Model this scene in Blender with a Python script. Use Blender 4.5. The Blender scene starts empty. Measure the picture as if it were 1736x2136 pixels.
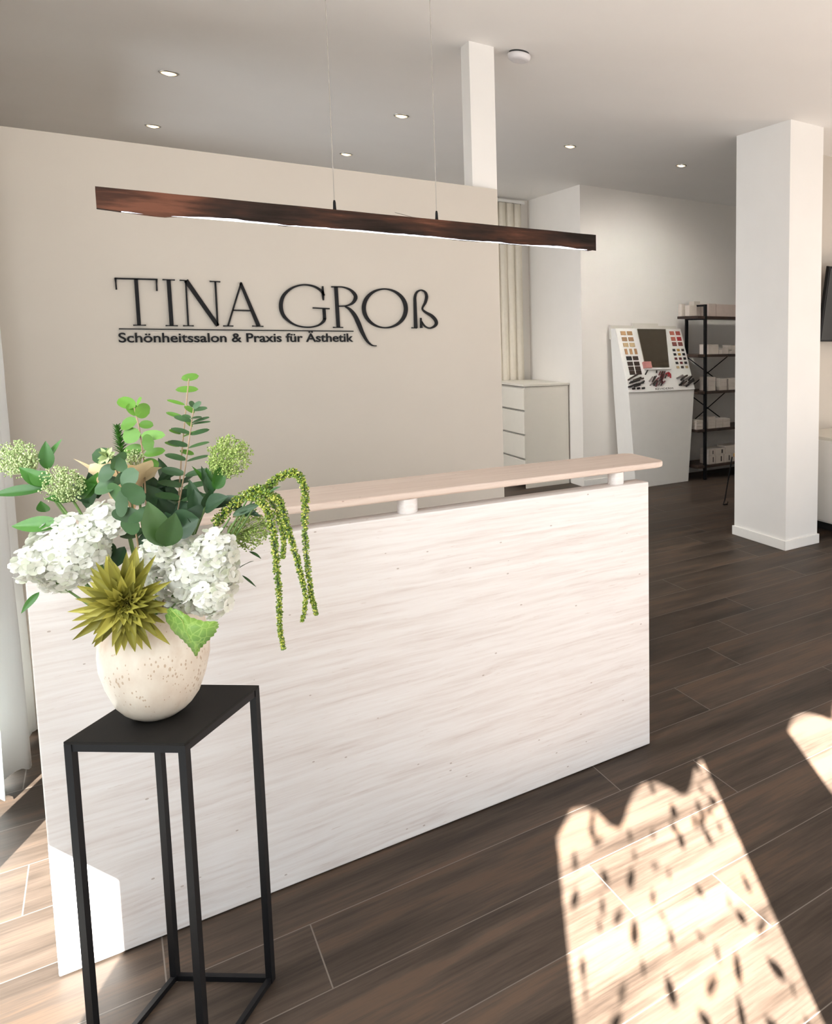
import bpy, math, random
from mathutils import Vector, Matrix, noise
S = bpy.context.scene
COL = S.collection
PI = math.pi
rnd = random.Random(7)

# ------------------------------------------------------------------ camera
CAM = Vector((-1.553, -2.330, 1.558))
AX = Vector((0.7795286, -0.62635691, 0.00349175))      # camera right
AD = Vector((-0.05770045, -0.07735941, -0.9953322))    # camera down
AF = Vector((0.62370332, 0.77568843, -0.09644494))     # camera forward
FPX, CX, CY = 1594.185, 1494.59, 855.474               # in the 1736 x 2136 frame
cd = bpy.data.cameras.new('camera'); cam = bpy.data.objects.new('camera', cd); COL.objects.link(cam)
m = Matrix((AX, -AD, -AF)).transposed().to_4x4(); m.translation = CAM
cam.matrix_world = m
cd.sensor_fit = 'VERTICAL'; cd.sensor_height = 36.0; cd.sensor_width = 36.0
cd.lens = FPX * 36.0 / 2136.0
cd.shift_x = (868 - CX) / 2136.0; cd.shift_y = (CY - 1068) / 2136.0
cd.clip_start = 0.05
S.camera = cam

# ------------------------------------------------------------------ light
w = bpy.data.worlds.new('world'); S.world = w; w.use_nodes = True
bg = w.node_tree.nodes['Background']; bg.inputs[0].default_value = (0.80, 0.91, 1.0, 1); bg.inputs[1].default_value = 2.5
SUN_T = 0.478                                            # tan of the sun's elevation
sd = Vector((0.398, 0.917, -SUN_T)).normalized()
sl = bpy.data.lights.new('sun', 'SUN'); sl.energy = 148.0; sl.angle = 0.0078; sl.color = (1.0, 0.955, 0.90)
so = bpy.data.objects.new('sun', sl); COL.objects.link(so); so.location = (-4, -8, 4)
so.rotation_euler = sd.to_track_quat('-Z', 'Y').to_euler()

def area(name, loc, direc, sx, sy, power, color, spread=180):
    l = bpy.data.lights.new(name, 'AREA'); l.shape = 'RECTANGLE'; l.size = sx; l.size_y = sy
    l.energy = power; l.color = color; l.spread = math.radians(spread)
    o = bpy.data.objects.new(name, l); COL.objects.link(o); o.location = loc
    o.rotation_euler = Vector(direc).to_track_quat('-Z', 'Z').to_euler()
    return o
area('daylight_fill', (0.95, -2.75, 1.95), (0, 1, -0.1), .8, 1.1, 11, (0.95, 0.98, 1.0))
area('daylight_fill', (3.1, -2.75, 1.6), (0, 1, 0), 2.6, 2.6, 6, (0.93, 0.97, 1.0))
area('daylight_fill', (-2.0, 3.8, 1.6), (1, 0, -0.25), 2.6, 2.2, 48, (0.93, 0.97, 1.0), 110)  # added fill light for the back room; the rear left wall has no window
area('daylight_fill', (-2.02, -0.62, 1.8), (1, 0.1, 0.08), 1.2, 1.6, 38, (0.90, 0.96, 1.0))
area('daylight_fill', (4.97, -0.6, 1.7), (-1, 0, 0), 3.6, 2.2, 20, (1.0, 0.98, 0.96))  # added fill light in front of the solid right wall, no window there
S.view_settings.view_transform = 'Standard'; S.view_settings.look = 'None'
S.view_settings.exposure = 0.15; S.view_settings.gamma = 1.0
S.view_settings.use_curve_mapping = False
S.cycles.max_bounces = 10; S.cycles.diffuse_bounces = 7; S.cycles.use_denoising = True
S.cycles.caustics_reflective = False; S.cycles.caustics_refractive = False
S.cycles.sample_clamp_indirect = 6.0

# ------------------------------------------------------------------ helpers
def ray(px, py): return AX * ((px - CX) / FPX) + AD * ((py - CY) / FPX) + AF
def on(px, py, k, v):
    d = ray(px, py); return CAM + d * ((v - CAM[k]) / d[k])

class MB:
    def __init__(s): s.v = []; s.f = []
    def add(s, vs, fs):
        n = len(s.v); s.v += [Vector(q) for q in vs]; s.f += [tuple(i + n for i in q) for q in fs]; return s
    def box(s, a, b):
        x0, y0, z0 = a; x1, y1, z1 = b
        return s.add([(x0,y0,z0),(x1,y0,z0),(x1,y1,z0),(x0,y1,z0),(x0,y0,z1),(x1,y0,z1),(x1,y1,z1),(x0,y1,z1)],
                     [(0,3,2,1),(4,5,6,7),(0,1,5,4),(1,2,6,5),(2,3,7,6),(3,0,4,7)])
    def obox(s, c, ex, ey, ez):
        c, ex, ey, ez = map(Vector, (c, ex, ey, ez))
        vs = [c + ex*i + ey*j + ez*k for k in (-1, 1) for i, j in ((-1,-1),(1,-1),(1,1),(-1,1))]
        return s.add(vs, [(0,3,2,1),(4,5,6,7),(0,1,5,4),(1,2,6,5),(2,3,7,6),(3,0,4,7)])
    def prism(s, pts, z0, z1):
        n = len(pts)
        return s.add([(x, y, z0) for x, y in pts] + [(x, y, z1) for x, y in pts],
                     [tuple(range(n-1, -1, -1)), tuple(range(n, 2*n))] + [(i, (i+1) % n, n+(i+1) % n, n+i) for i in range(n)])
    def lathe(s, prof, c, n=48, cap=True):
        c = Vector(c); vs = []; fs = []
        for r, z in prof:
            for i in range(n): a = 2*PI*i/n; vs.append(c + Vector((r*math.cos(a), r*math.sin(a), z)))
        for k in range(len(prof)-1):
            for i in range(n): j = (i+1) % n; fs.append((k*n+i, k*n+j, (k+1)*n+j, (k+1)*n+i))
        if cap: fs.append(tuple(range(n-1, -1, -1))); fs.append(tuple(range((len(prof)-1)*n, len(prof)*n)))
        return s.add(vs, fs)
    def tube(s, path, r, n=8, r1=None):
        path = [Vector(p) for p in path]; vs = []; fs = []; K = len(path); ref = Vector((0.31, 0.2, 0.93))
        for k, p in enumerate(path):
            t = (path[min(k+1, K-1)] - path[max(k-1, 0)]).normalized()
            u = t.cross(ref)
            if u.length < 0.05: u = t.cross(Vector((1, 0, 0)))
            u.normalize(); v = t.cross(u); rr = r if r1 is None else r + (r1-r)*k/(K-1)
            ref = u.cross(t) if False else ref
            for i in range(n): a = 2*PI*i/n; vs.append(p + u*(rr*math.cos(a)) + v*(rr*math.sin(a)))
        for k in range(K-1):
            for i in range(n): j = (i+1) % n; fs.append((k*n+i, k*n+j, (k+1)*n+j, (k+1)*n+i))
        fs.append(tuple(range(n-1, -1, -1))); fs.append(tuple(range((K-1)*n, K*n)))
        return s.add(vs, fs)
    def leaf(s, base, tip, nrm, width, shape='leaf', fold=0.25, droop=0.1, nl=9, nw=4, ruf=0.0):
        """one blade from base to tip, bent along its length and folded along the midrib"""
        base = Vector(base); tip = Vector(tip); ax = tip - base; L = ax.length; ax.normalize()
        nrm = Vector(nrm); nrm = (nrm - ax*nrm.dot(ax)).normalized(); sd_ = ax.cross(nrm)
        vs = []; fs = []
        for i in range(nl+1):
            t = i/nl
            if shape == 'leaf': wv = math.sin(PI*t**0.8)**0.9
            elif shape == 'round': wv = math.sqrt(max(0, 1-(2*t-1)**2))
            elif shape == 'petal': wv = math.sin(PI*min(1, t*0.9+0.02)**1.6)**0.7 if t < 1 else 0.25
            elif shape == 'heart': wv = math.sqrt(max(0, math.sin(PI*t**0.55)))*(1-0.25*t)
            else: wv = math.sin(PI*t**0.7)**1.2
            wv = max(wv, 0.03)
            for j in range(nw+1):
                q = 2*j/nw-1
                z = abs(q)*fold*width*0.5*wv - droop*L*(t*t) + droop*L*t
                if ruf: z += ruf*width*math.sin(t*9+q*4+i)
                vs.append(base + ax*(L*t) + sd_*(q*width*0.5*wv) + nrm*z)
        for i in range(nl):
            for j in range(nw): a = i*(nw+1)+j; fs.append((a, a+1, a+nw+2, a+nw+1))
        return s.add(vs, fs)
    def ball(s, c, r, seg=6, rings=4, sc=(1, 1, 1)):
        c = Vector(c); vs = [c + Vector((0, 0, r*sc[2]))]; fs = []
        for k in range(1, rings):
            a = PI*k/rings
            for i in range(seg):
                b = 2*PI*i/seg; vs.append(c + Vector((r*sc[0]*math.sin(a)*math.cos(b), r*sc[1]*math.sin(a)*math.sin(b), r*sc[2]*math.cos(a))))
        vs.append(c - Vector((0, 0, r*sc[2])))
        for i in range(seg): fs.append((0, 1+i, 1+(i+1) % seg))
        for k in range(rings-2):
            for i in range(seg): a = 1+k*seg+i; b = 1+k*seg+(i+1) % seg; fs.append((a, a+seg, b+seg, b))
        e = len(vs)-1; o = 1+(rings-2)*seg
        for i in range(seg): fs.append((e, o+(i+1) % seg, o+i))
        return s.add(vs, fs)
    def build(s, name, mat, parent=None, smooth=False, bevel=0, thick=0, seg=2):
        org = Vector((0, 0, 0)); q = parent
        while q is not None: org += q.location; q = q.parent
        me = bpy.data.meshes.new(name); me.from_pydata([v - org for v in s.v], [], s.f); me.update()
        if smooth: me.polygons.foreach_set('use_smooth', [True]*len(me.polygons))
        me.materials.append(mat)
        o = bpy.data.objects.new(name, me); COL.objects.link(o)
        if parent is not None: o.parent = parent
        if thick: md = o.modifiers.new('solid', 'SOLIDIFY'); md.thickness = thick; md.offset = 0
        if bevel:
            md = o.modifiers.new('bevel', 'BEVEL'); md.width = bevel; md.segments = seg; md.limit_method = 'ANGLE'; md.angle_limit = 0.6
        return o

def tag(o, label, cat, group=None):
    o['label'] = label; o['category'] = cat
    if group: o['group'] = group
    return o
def empty(name, loc, label, cat, group=None):
    o = bpy.data.objects.new(name, None); COL.objects.link(o); o.location = loc; o.empty_display_size = 0.1
    return tag(o, label, cat, group)
def struct(o): o['kind'] = 'structure'; return o
def dup(root, loc, label=None, cat_group=None):
    r = root.copy(); COL.objects.link(r); r.location = loc
    if label: r['label'] = label
    for ch in list(root.children):
        c = ch.copy(); COL.objects.link(c); c.parent = r
        for g in list(ch.children): d = g.copy(); COL.objects.link(d); d.parent = c
    return r

# ------------------------------------------------------------------ materials
def nt(name):
    mt = bpy.data.materials.new(name); mt.use_nodes = True
    t = mt.node_tree; return mt, t, t.nodes['Principled BSDF']
def N(t, typ, **kw):
    n = t.nodes.new(typ)
    for k, v in kw.items(): setattr(n, k, v)
    return n
def MATH(t, op, a, b=None, c=None):
    n = t.nodes.new('ShaderNodeMath'); n.operation = op
    for i, q in enumerate((a, b, c)):
        if q is None: continue
        if isinstance(q, (int, float)): n.inputs[i].default_value = q
        else: t.links.new(q, n.inputs[i])
    return n.outputs[0]
def RAMP(t, fac, stops):
    n = t.nodes.new('ShaderNodeValToRGB'); cr = n.color_ramp
    while len(cr.elements) < len(stops): cr.elements.new(0.5)
    for e, (p, c) in zip(cr.elements, stops): e.position = p; e.color = (*c, 1)
    t.links.new(fac, n.inputs[0]); return n.outputs[0]
def MIX(t, fac, a, b, mode='MIX'):
    n = t.nodes.new('ShaderNodeMix'); n.data_type = 'RGBA'; n.blend_type = mode
    for i, q in ((0, fac), (6, a), (7, b)):
        if isinstance(q, (int, float)): n.inputs[i].default_value = q
        elif isinstance(q, tuple): n.inputs[i].default_value = (*q, 1)
        else: t.links.new(q, n.inputs[i])
    return n.outputs[2]
def NOISE(t, vec, scale, detail=4, rough=0.55):
    n = t.nodes.new('ShaderNodeTexNoise'); n.inputs['Scale'].default_value = scale
    n.inputs['Detail'].default_value = detail; n.inputs['Roughness'].default_value = rough
    if vec is not None: t.links.new(vec, n.inputs['Vector'])
    return n.outputs['Fac']
def COORD(t, scale=(1, 1, 1), rot=(0, 0, 0), geo=True):
    if geo: src = t.nodes.new('ShaderNodeNewGeometry').outputs['Position']
    else: src = t.nodes.new('ShaderNodeTexCoord').outputs['Object']
    mp = t.nodes.new('ShaderNodeMapping'); mp.inputs['Scale'].default_value = scale; mp.inputs['Rotation'].default_value = rot
    t.links.new(src, mp.inputs[0]); return mp.outputs[0]
def BUMP(t, p, h, strength, dist=0.01):
    b = t.nodes.new('ShaderNodeBump'); b.inputs['Strength'].default_value = strength; b.inputs['Distance'].default_value = dist
    t.links.new(h, b.inputs['Height']); t.links.new(b.outputs[0], p.inputs['Normal'])

def plain(name, col, rough=0.5, metal=0.0, var=0.06, scale=14, spec=0.5, bump=0.0):
    mt, t, p = nt(name)
    f = NOISE(t, COORD(t, geo=False), scale)
    lo = tuple(c*(1-var) for c in col); hi = tuple(min(1, c*(1+var)) for c in col)
    t.links.new(RAMP(t, f, [(0.3, lo), (0.7, hi)]), p.inputs['Base Color'])
    p.inputs['Roughness'].default_value = rough; p.inputs['Metallic'].default_value = metal
    p.inputs['Specular IOR Level'].default_value = spec
    if bump: BUMP(t, p, NOISE(t, COORD(t, geo=False), scale*12), bump, 0.002)
    return mt
def island(name, stops, rough=0.5, spec=0.4, trans=0.0, grain=0.0):
    """every separate petal, leaf or pellet gets its own tone"""
    mt, t, p = nt(name)
    g = t.nodes.new('ShaderNodeNewGeometry')
    f = g.outputs['Random Per Island']
    if grain: f = MATH(t, 'ADD', MATH(t, 'MULTIPLY', f, 1-grain), MATH(t, 'MULTIPLY', NOISE(t, COORD(t, geo=False), 60), grain))
    col = RAMP(t, f, stops)
    t.links.new(col, p.inputs['Base Color']); p.inputs['Roughness'].default_value = rough
    p.inputs['Specular IOR Level'].default_value = spec
    if trans:
        tr = t.nodes.new('ShaderNodeBsdfTranslucent'); t.links.new(col, tr.inputs[0])
        mx = t.nodes.new('ShaderNodeMixShader'); mx.inputs[0].default_value = trans
        t.links.new(p.outputs[0], mx.inputs[1]); t.links.new(tr.outputs[0], mx.inputs[2])
        t.links.new(mx.outputs[0], t.nodes['Material Output'].inputs[0])
    return mt
def emit(name, col, s):
    mt = bpy.data.materials.new(name); mt.use_nodes = True; t = mt.node_tree; t.nodes.clear()
    e = t.nodes.new('ShaderNodeEmission'); e.inputs[0].default_value = (*col, 1); e.inputs[1].default_value = s
    o = t.nodes.new('ShaderNodeOutputMaterial'); t.links.new(e.outputs[0], o.inputs[0]); return mt

M = {}
M['wall'] = plain('wall_paint', (0.84, 0.81, 0.77), 0.85, var=0.015, scale=3, spec=0.2, bump=0.05)
M['signwall'] = plain('sign_wall_paint', (0.56, 0.52, 0.465), 0.85, var=0.02, scale=2, spec=0.2, bump=0.05)
M['ceiling'] = plain('ceiling_paint', (0.87, 0.86, 0.845), 0.9, var=0.012, scale=2, spec=0.1)
M['pillar'] = plain('pillar_paint', (0.83, 0.82, 0.80), 0.8, var=0.015, scale=3, spec=0.2)
M['white'] = plain('white_lacquer', (0.87, 0.86, 0.83), 0.35, var=0.01)
M['cream'] = plain('cream_lacquer', (0.72, 0.69, 0.62), 0.4, var=0.01)
M['black'] = plain('black_powder_coat', (0.005, 0.005, 0.006), 0.5, var=0.1, scale=40, spec=.2)
M['tabletop'] = plain('black_table_metal', (0.010, 0.009, 0.008), 0.6, var=0.1, scale=30, spec=.12)
M['letter'] = plain('black_acrylic', (0.008, 0.008, 0.009), 0.5, var=0.05, spec=.15)
M['chrome'] = plain('brushed_chrome', (0.45, 0.44, 0.42), 0.3, metal=1.0)
M['wire'] = plain('steel_wire', (0.35, 0.33, 0.30), 0.4, metal=0.6)
M['plastic'] = plain('white_plastic', (0.72, 0.71, 0.73), 0.4, var=0.01)
M['dark'] = plain('dark_gap', (0.03, 0.03, 0.03), 0.8)
M['screen'] = plain('tv_screen', (0.008, 0.009, 0.008), 0.25, var=0.02)
M['mirror'] = plain('mirror_glass', (0.42, 0.37, 0.30), 0.06, metal=1.0, var=0.02)
M['boxw'] = plain('white_carton', (0.62, 0.56, 0.50), 0.6, var=0.05)
M['boxp'] = plain('rose_carton', (0.60, 0.50, 0.45), 0.6, var=0.04)
M['shelfwood'] = plain('dark_shelf_wood', (0.045, 0.026, 0.018), 0.5, var=0.4, scale=9)
M['led'] = emit('led_strip', (0.90, 0.90, 1.0), 2.2)
M['spot'] = emit('spot_lens', (1.0, 0.74, 0.42), 4.5)
M['spotring'] = emit('spot_glow', (1.0, 0.66, 0.35), 2.5)

def curtain_mat():
    mt, t, p = nt('white_curtain_fabric')
    f = NOISE(t, COORD(t, (900, 900, 900)), 1, 1)
    t.links.new(RAMP(t, f, [(0, (0.80, 0.82, 0.82)), (1, (0.88, 0.90, 0.90))]), p.inputs['Base Color'])
    p.inputs['Roughness'].default_value = 0.9
    tr = t.nodes.new('ShaderNodeBsdfTranslucent'); tr.inputs[0].default_value = (0.85, 0.88, 0.88, 1)
    mx = t.nodes.new('ShaderNodeMixShader'); mx.inputs[0].default_value = 0.18
    t.links.new(p.outputs[0], mx.inputs[1]); t.links.new(tr.outputs[0], mx.inputs[2])
    t.links.new(mx.outputs[0], t.nodes['Material Output'].inputs[0]); return mt
M['curtain'] = curtain_mat()

def floor_mat():
    mt, t, p = nt('dark_wood_plank_tiles')
    g = t.nodes.new('ShaderNodeNewGeometry'); sp = t.nodes.new('ShaderNodeSeparateXYZ'); t.links.new(g.outputs['Position'], sp.inputs[0])
    x, y = sp.outputs[0], sp.outputs[1]
    W, L = 0.2568, 1.272
    r = MATH(t, 'DIVIDE', MATH(t, 'ADD', y, 0.1865), W)
    row = MATH(t, 'FLOOR', r); fy = MATH(t, 'SUBTRACT', r, row)
    wn = t.nodes.new('ShaderNodeTexWhiteNoise'); wn.noise_dimensions = '1D'; t.links.new(row, wn.inputs['W'])
    off = MATH(t, 'MULTIPLY', wn.outputs['Value'], L)
    for k, v in {-3: 1.019, -2: 0.756, -1: 0.065, 0: 1.027, 1: 0.35, 2: 0.739}.items():   # joints read off the photo
        c = MATH(t, 'COMPARE', row, float(k), 0.1)
        off = MATH(t, 'ADD', MATH(t, 'MULTIPLY', off, MATH(t, 'SUBTRACT', 1.0, c)), MATH(t, 'MULTIPLY', c, v))
    q = MATH(t, 'DIVIDE', MATH(t, 'SUBTRACT', x, off), L)
    cx = MATH(t, 'FLOOR', q); fx = MATH(t, 'SUBTRACT', q, cx)
    gw = 0.0016
    ey = MATH(t, 'MULTIPLY', MATH(t, 'MINIMUM', fy, MATH(t, 'SUBTRACT', 1.0, fy)), W)
    ex = MATH(t, 'MULTIPLY', MATH(t, 'MINIMUM', fx, MATH(t, 'SUBTRACT', 1.0, fx)), L)
    grout = MATH(t, 'LESS_THAN', MATH(t, 'MINIMUM', ex, ey), gw)
    idv = t.nodes.new('ShaderNodeCombineXYZ'); t.links.new(row, idv.inputs[0]); t.links.new(cx, idv.inputs[1])
    w2 = t.nodes.new('ShaderNodeTexWhiteNoise'); w2.noise_dimensions = '3D'; t.links.new(idv.outputs[0], w2.inputs['Vector'])
    pr = w2.outputs['Value']
    co = t.nodes.new('ShaderNodeCombineXYZ')
    t.links.new(MATH(t, 'ADD', x, MATH(t, 'MULTIPLY', pr, 37.0)), co.inputs[0])
    t.links.new(MATH(t, 'MULTIPLY', y, 7.0), co.inputs[1]); t.links.new(MATH(t, 'MULTIPLY', pr, 91.0), co.inputs[2])
    n1 = NOISE(t, co.outputs[0], 1.3, 6, 0.62)
    co2 = t.nodes.new('ShaderNodeCombineXYZ')
    t.links.new(MATH(t, 'MULTIPLY', x, 5.0), co2.inputs[0]); t.links.new(MATH(t, 'MULTIPLY', y, 130.0), co2.inputs[1]); t.links.new(pr, co2.inputs[2])
    n2 = NOISE(t, co2.outputs[0], 1.0, 3, 0.6)
    f = MATH(t, 'ADD', MATH(t, 'MULTIPLY', n1, 0.8), MATH(t, 'MULTIPLY', n2, 0.2))
    base = RAMP(t, f, [(0.34, (0.022, 0.016, 0.012)), (0.44, (0.043, 0.031, 0.023)), (0.53, (0.064, 0.047, 0.036)), (0.60, (0.092, 0.061, 0.042)), (0.70, (0.070, 0.053, 0.042))])
    tone = t.nodes.new('ShaderNodeMapRange'); t.links.new(pr, tone.inputs[0]); tone.inputs[3].default_value = 0.82; tone.inputs[4].default_value = 1.18
    cc = t.nodes.new('ShaderNodeCombineColor'); [t.links.new(tone.outputs[0], cc.inputs[i]) for i in range(3)]
    base = MIX(t, 1.0, base, cc.outputs[0], 'MULTIPLY')
    col = MIX(t, grout, base, (0.15, 0.13, 0.112))
    t.links.new(col, p.inputs['Base Color'])
    t.links.new(RAMP(t, n1, [(0.3, (0.44, 0.44, 0.44)), (0.7, (0.58, 0.58, 0.58))]), p.inputs['Roughness'])
    p.inputs['Specular IOR Level'].default_value = 0.2
    BUMP(t, p, MATH(t, 'SUBTRACT', MATH(t, 'MULTIPLY', n2, 0.3), grout), 0.25, 0.002)
    return mt
M['floor'] = floor_mat()

def travertine(name='pale_travertine', mul=(1, 1, 1)):
    mt, t, p = nt(name)
    v = COORD(t, (3.4, 85, 85), (0, math.radians(.6), 0))
    wv = NOISE(t, COORD(t, (2.2, 6, 6)), 1.0, 3)
    g = t.nodes.new('ShaderNodeVectorMath'); g.operation = 'ADD'; t.links.new(v, g.inputs[0])
    cb = t.nodes.new('ShaderNodeCombineXYZ'); t.links.new(MATH(t, 'MULTIPLY', wv, 3.2), cb.inputs[2]); t.links.new(MATH(t, 'MULTIPLY', wv, 3.2), cb.inputs[1])
    t.links.new(cb.outputs[0], g.inputs[1])
    n1 = NOISE(t, g.outputs[0], 1.0, 6, 0.62)
    n2 = NOISE(t, COORD(t, (1.5, 14, 14), (0, math.radians(.6), 0)), 1.0, 3, 0.5)
    f = MATH(t, 'ADD', MATH(t, 'MULTIPLY', n1, 0.7), MATH(t, 'MULTIPLY', n2, 0.3))
    col = RAMP(t, f, [(0.34, (0.62, 0.565, 0.54)), (0.44, (0.695, 0.655, 0.635)), (0.52, (0.735, 0.705, 0.69)), (0.62, (0.765, 0.745, 0.735))])
    fs = NOISE(t, COORD(t, (11, 120, 120), (0, math.radians(1), 0)), 1.0, 4, 0.7)
    col = MIX(t, RAMP(t, fs, [(0.62, (0, 0, 0)), (0.70, (0.55, 0.55, 0.55))]), col, (0.52, 0.43, 0.38))
    vo = t.nodes.new('ShaderNodeTexVoronoi'); vo.inputs['Scale'].default_value = 1.0; vo.inputs['Randomness'].default_value = 1.0
    t.links.new(COORD(t, (14, 24, 24)), vo.inputs['Vector'])
    pit = MATH(t, 'LESS_THAN', vo.outputs['Distance'], 0.055)
    col = MIX(t, MATH(t, 'MULTIPLY', pit, 0.7), col, (0.33, 0.26, 0.22))
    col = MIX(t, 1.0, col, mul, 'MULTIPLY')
    t.links.new(col, p.inputs['Base Color'])
    p.inputs['Roughness'].default_value = 0.42; p.inputs['Specular IOR Level'].default_value = 0.4
    BUMP(t, p, n1, 0.08, 0.002)
    return mt
M['stone'] = travertine()
M['stone_shaded'] = travertine('shaded_travertine_slab', (0.82, 0.71, 0.63))  # same travertine, darkened so the slab's shade sits in its colour

def vase_mat():
    mt, t, p = nt('cream_travertine_vase')
    n1 = NOISE(t, COORD(t, (9, 9, 5)), 1, 5, 0.6)
    col = RAMP(t, n1, [(0.35, (0.46, 0.36, 0.27)), (0.45, (0.57, 0.50, 0.42)), (0.6, (0.64, 0.59, 0.51)), (0.72, (0.52, 0.43, 0.34))])
    vo = t.nodes.new('ShaderNodeTexVoronoi'); vo.inputs['Scale'].default_value = 1; t.links.new(COORD(t, (150, 150, 80)), vo.inputs['Vector'])
    clump = NOISE(t, COORD(t), 11, 2)
    pit = MATH(t, 'LESS_THAN', vo.outputs['Distance'], MATH(t, 'MULTIPLY', MATH(t, 'SUBTRACT', clump, 0.47), 1.5))
    col = MIX(t, MATH(t, 'MULTIPLY', pit, 0.6), col, (0.30, 0.19, 0.10))
    t.links.new(col, p.inputs['Base Color']); p.inputs['Roughness'].default_value = 0.4
    BUMP(t, p, MATH(t, 'SUBTRACT', 1.0, pit), 0.4, 0.002)
    return mt
M['vase'] = vase_mat()

def beam_mat():
    mt, t, p = nt('reclaimed_dark_beam_wood')
    n1 = NOISE(t, COORD(t, (5, 40, 55)), 1, 6, 0.65); n2 = NOISE(t, COORD(t, (3.2, 9, 14)), 1, 3)
    f = MATH(t, 'ADD', MATH(t, 'MULTIPLY', n1, 0.35), MATH(t, 'MULTIPLY', n2, 0.65))
    col = RAMP(t, f, [(0.38, (0.009, 0.006, 0.004)), (0.47, (0.022, 0.013, 0.010)), (0.54, (0.045, 0.020, 0.013)), (0.62, (0.11, 0.045, 0.027))])
    t.links.new(col, p.inputs['Base Color']); p.inputs['Roughness'].default_value = 0.7; p.inputs['Specular IOR Level'].default_value = 0.1
    BUMP(t, p, n1, 0.6, 0.004); return mt
M['beam'] = beam_mat()

# plants
M['hyd'] = island('white_hydrangea_petals', [(0, (0.66, 0.70, 0.56)), (0.3, (0.76, 0.77, 0.70)), (1, (0.82, 0.82, 0.78))], 0.6, 0.2, 0.25)
M['mum'] = island('olive_petals', [(0, (0.12, 0.115, 0.015)), (0.5, (0.21, 0.195, 0.026)), (1, (0.36, 0.33, 0.06))], 0.55, 0.3, 0.15)
M['euc'] = island('eucalyptus_leaves', [(0, (0.018, 0.048, 0.016)), (0.6, (0.034, 0.085, 0.027)), (1, (0.065, 0.14, 0.035))], 0.5, 0.35, 0.12, 0.3)
M['eucl'] = island('bright_eucalyptus_leaves', [(0, (0.05, 0.13, 0.014)), (0.6, (0.085, 0.21, 0.02)), (1, (0.13, 0.27, 0.04))], 0.5, 0.35, 0.15, 0.3)
M['leaf'] = island('glossy_green_leaves', [(0, (0.020, 0.075, 0.012)), (0.6, (0.04, 0.14, 0.018)), (1, (0.075, 0.21, 0.03))], 0.42, 0.4, 0.12, 0.35)
M['leafm'] = island('mid_green_leaves', [(0, (0.02, 0.055, 0.014)), (1, (0.05, 0.11, 0.022))], 0.45, 0.4, 0.10, 0.4)
M['leafd'] = island('deep_green_leaves', [(0, (0.010, 0.035, 0.014)), (1, (0.028, 0.075, 0.025))], 0.45, 0.4, 0.08, 0.3)
M['stem'] = plain('green_stem', (0.09, 0.16, 0.04), 0.6, var=0.2)
M['bstem'] = plain('brown_stem', (0.24, 0.16, 0.09), 0.6, var=0.2)
M['umb'] = island('pale_green_umbel', [(0, (0.13, 0.20, 0.045)), (0.5, (0.23, 0.32, 0.08)), (1, (0.38, 0.45, 0.16))], 0.6, 0.2)
M['umbp'] = island('whitish_green_umbel', [(0, (0.18, 0.25, 0.09)), (0.5, (0.32, 0.40, 0.18)), (1, (0.50, 0.57, 0.31))], 0.6, 0.2)
M['ama'] = island('amaranth_pellets', [(0, (0.04, 0.09, 0.01)), (0.4, (0.10, 0.18, 0.014)), (0.75, (0.22, 0.28, 0.025)), (1, (0.55, 0.55, 0.13))], 0.35, 0.5)
M['trum'] = island('cream_lily_petals', [(0, (0.66, 0.50, 0.29)), (1, (0.78, 0.63, 0.40))], 0.55, 0.3, 0.2, 0.4)
def hleaf():
    mt, t, p = nt('veined_hydrangea_leaf')
    v = t.nodes.new('ShaderNodeTexVoronoi'); v.feature = 'DISTANCE_TO_EDGE'; v.inputs['Scale'].default_value = 75
    t.links.new(COORD(t, geo=False), v.inputs['Vector'])
    n = NOISE(t, COORD(t, geo=False), 12)
    c = RAMP(t, n, [(0.3, (0.045, 0.13, 0.02)), (0.7, (0.15, 0.27, 0.035))])
    col = MIX(t, RAMP(t, v.outputs[0], [(0.0, (0.6, 0.6, 0.6)), (0.10, (0, 0, 0))]), c, (0.26, 0.38, 0.09))
    t.links.new(col, p.inputs['Base Color']); p.inputs['Roughness'].default_value = 0.55
    BUMP(t, p, v.outputs[0], 0.4, 0.002); return mt
M['hleaf'] = hleaf()

# ------------------------------------------------------------------ room shell
ZC = 3.055
def sbox(name, a, b, mat, bevel=0):
    return struct(MB().box(a, b).build(name, M[mat], None, bevel=bevel))
sbox('floor', (-2.3, -3.1, -0.12), (5.1, 6.0, 0.0), 'floor')
sbox('ceiling', (-2.3, -3.1, ZC), (5.1, 6.0, ZC+0.12), 'ceiling')
sbox('wall_sign', (-2.05, 1.6, 0.0), (0.122, 1.70, 2.322), 'signwall')
sbox('pillar_1', (0.005, 1.637, 0.0), (0.138, 1.75, ZC), 'pillar')
sbox('wall_back', (-2.2, 5.8, 0), (2.31, 5.95, ZC), 'wall')
WX = 2.262
sbox('wall_alcove', (WX, 4.6, 0), (5.0, 5.9, ZC), 'wall')
sbox('wall_right', (5.0, -3.0, 0), (5.1, 6.0, ZC), 'wall')
PX0, PX1, PY0, PY1 = 2.268, 2.598, 1.610, 2.19
sbox('pillar_2', (PX0, PY0, 0), (PX1, PY1, ZC), 'pillar')
sbox('wall_niche', (PX1, 2.19, 0), (5.0, 2.29, ZC), 'signwall')
struct(MB().box((PX0-.013, PY0-.013, 0), (PX1+.013, PY0, .072)).box((PX0-.013, PY0, 0), (PX0, PY1+.013, .072))
       .box((PX1, PY0, 0), (PX1+.013, PY1, .072)).build('baseboard_pillar', M['white'], bevel=.003))
struct(MB().box((PX1+.014, 2.177, 0), (5.0, 2.19, .072)).build('baseboard_niche', M['white'], bevel=.003))
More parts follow.
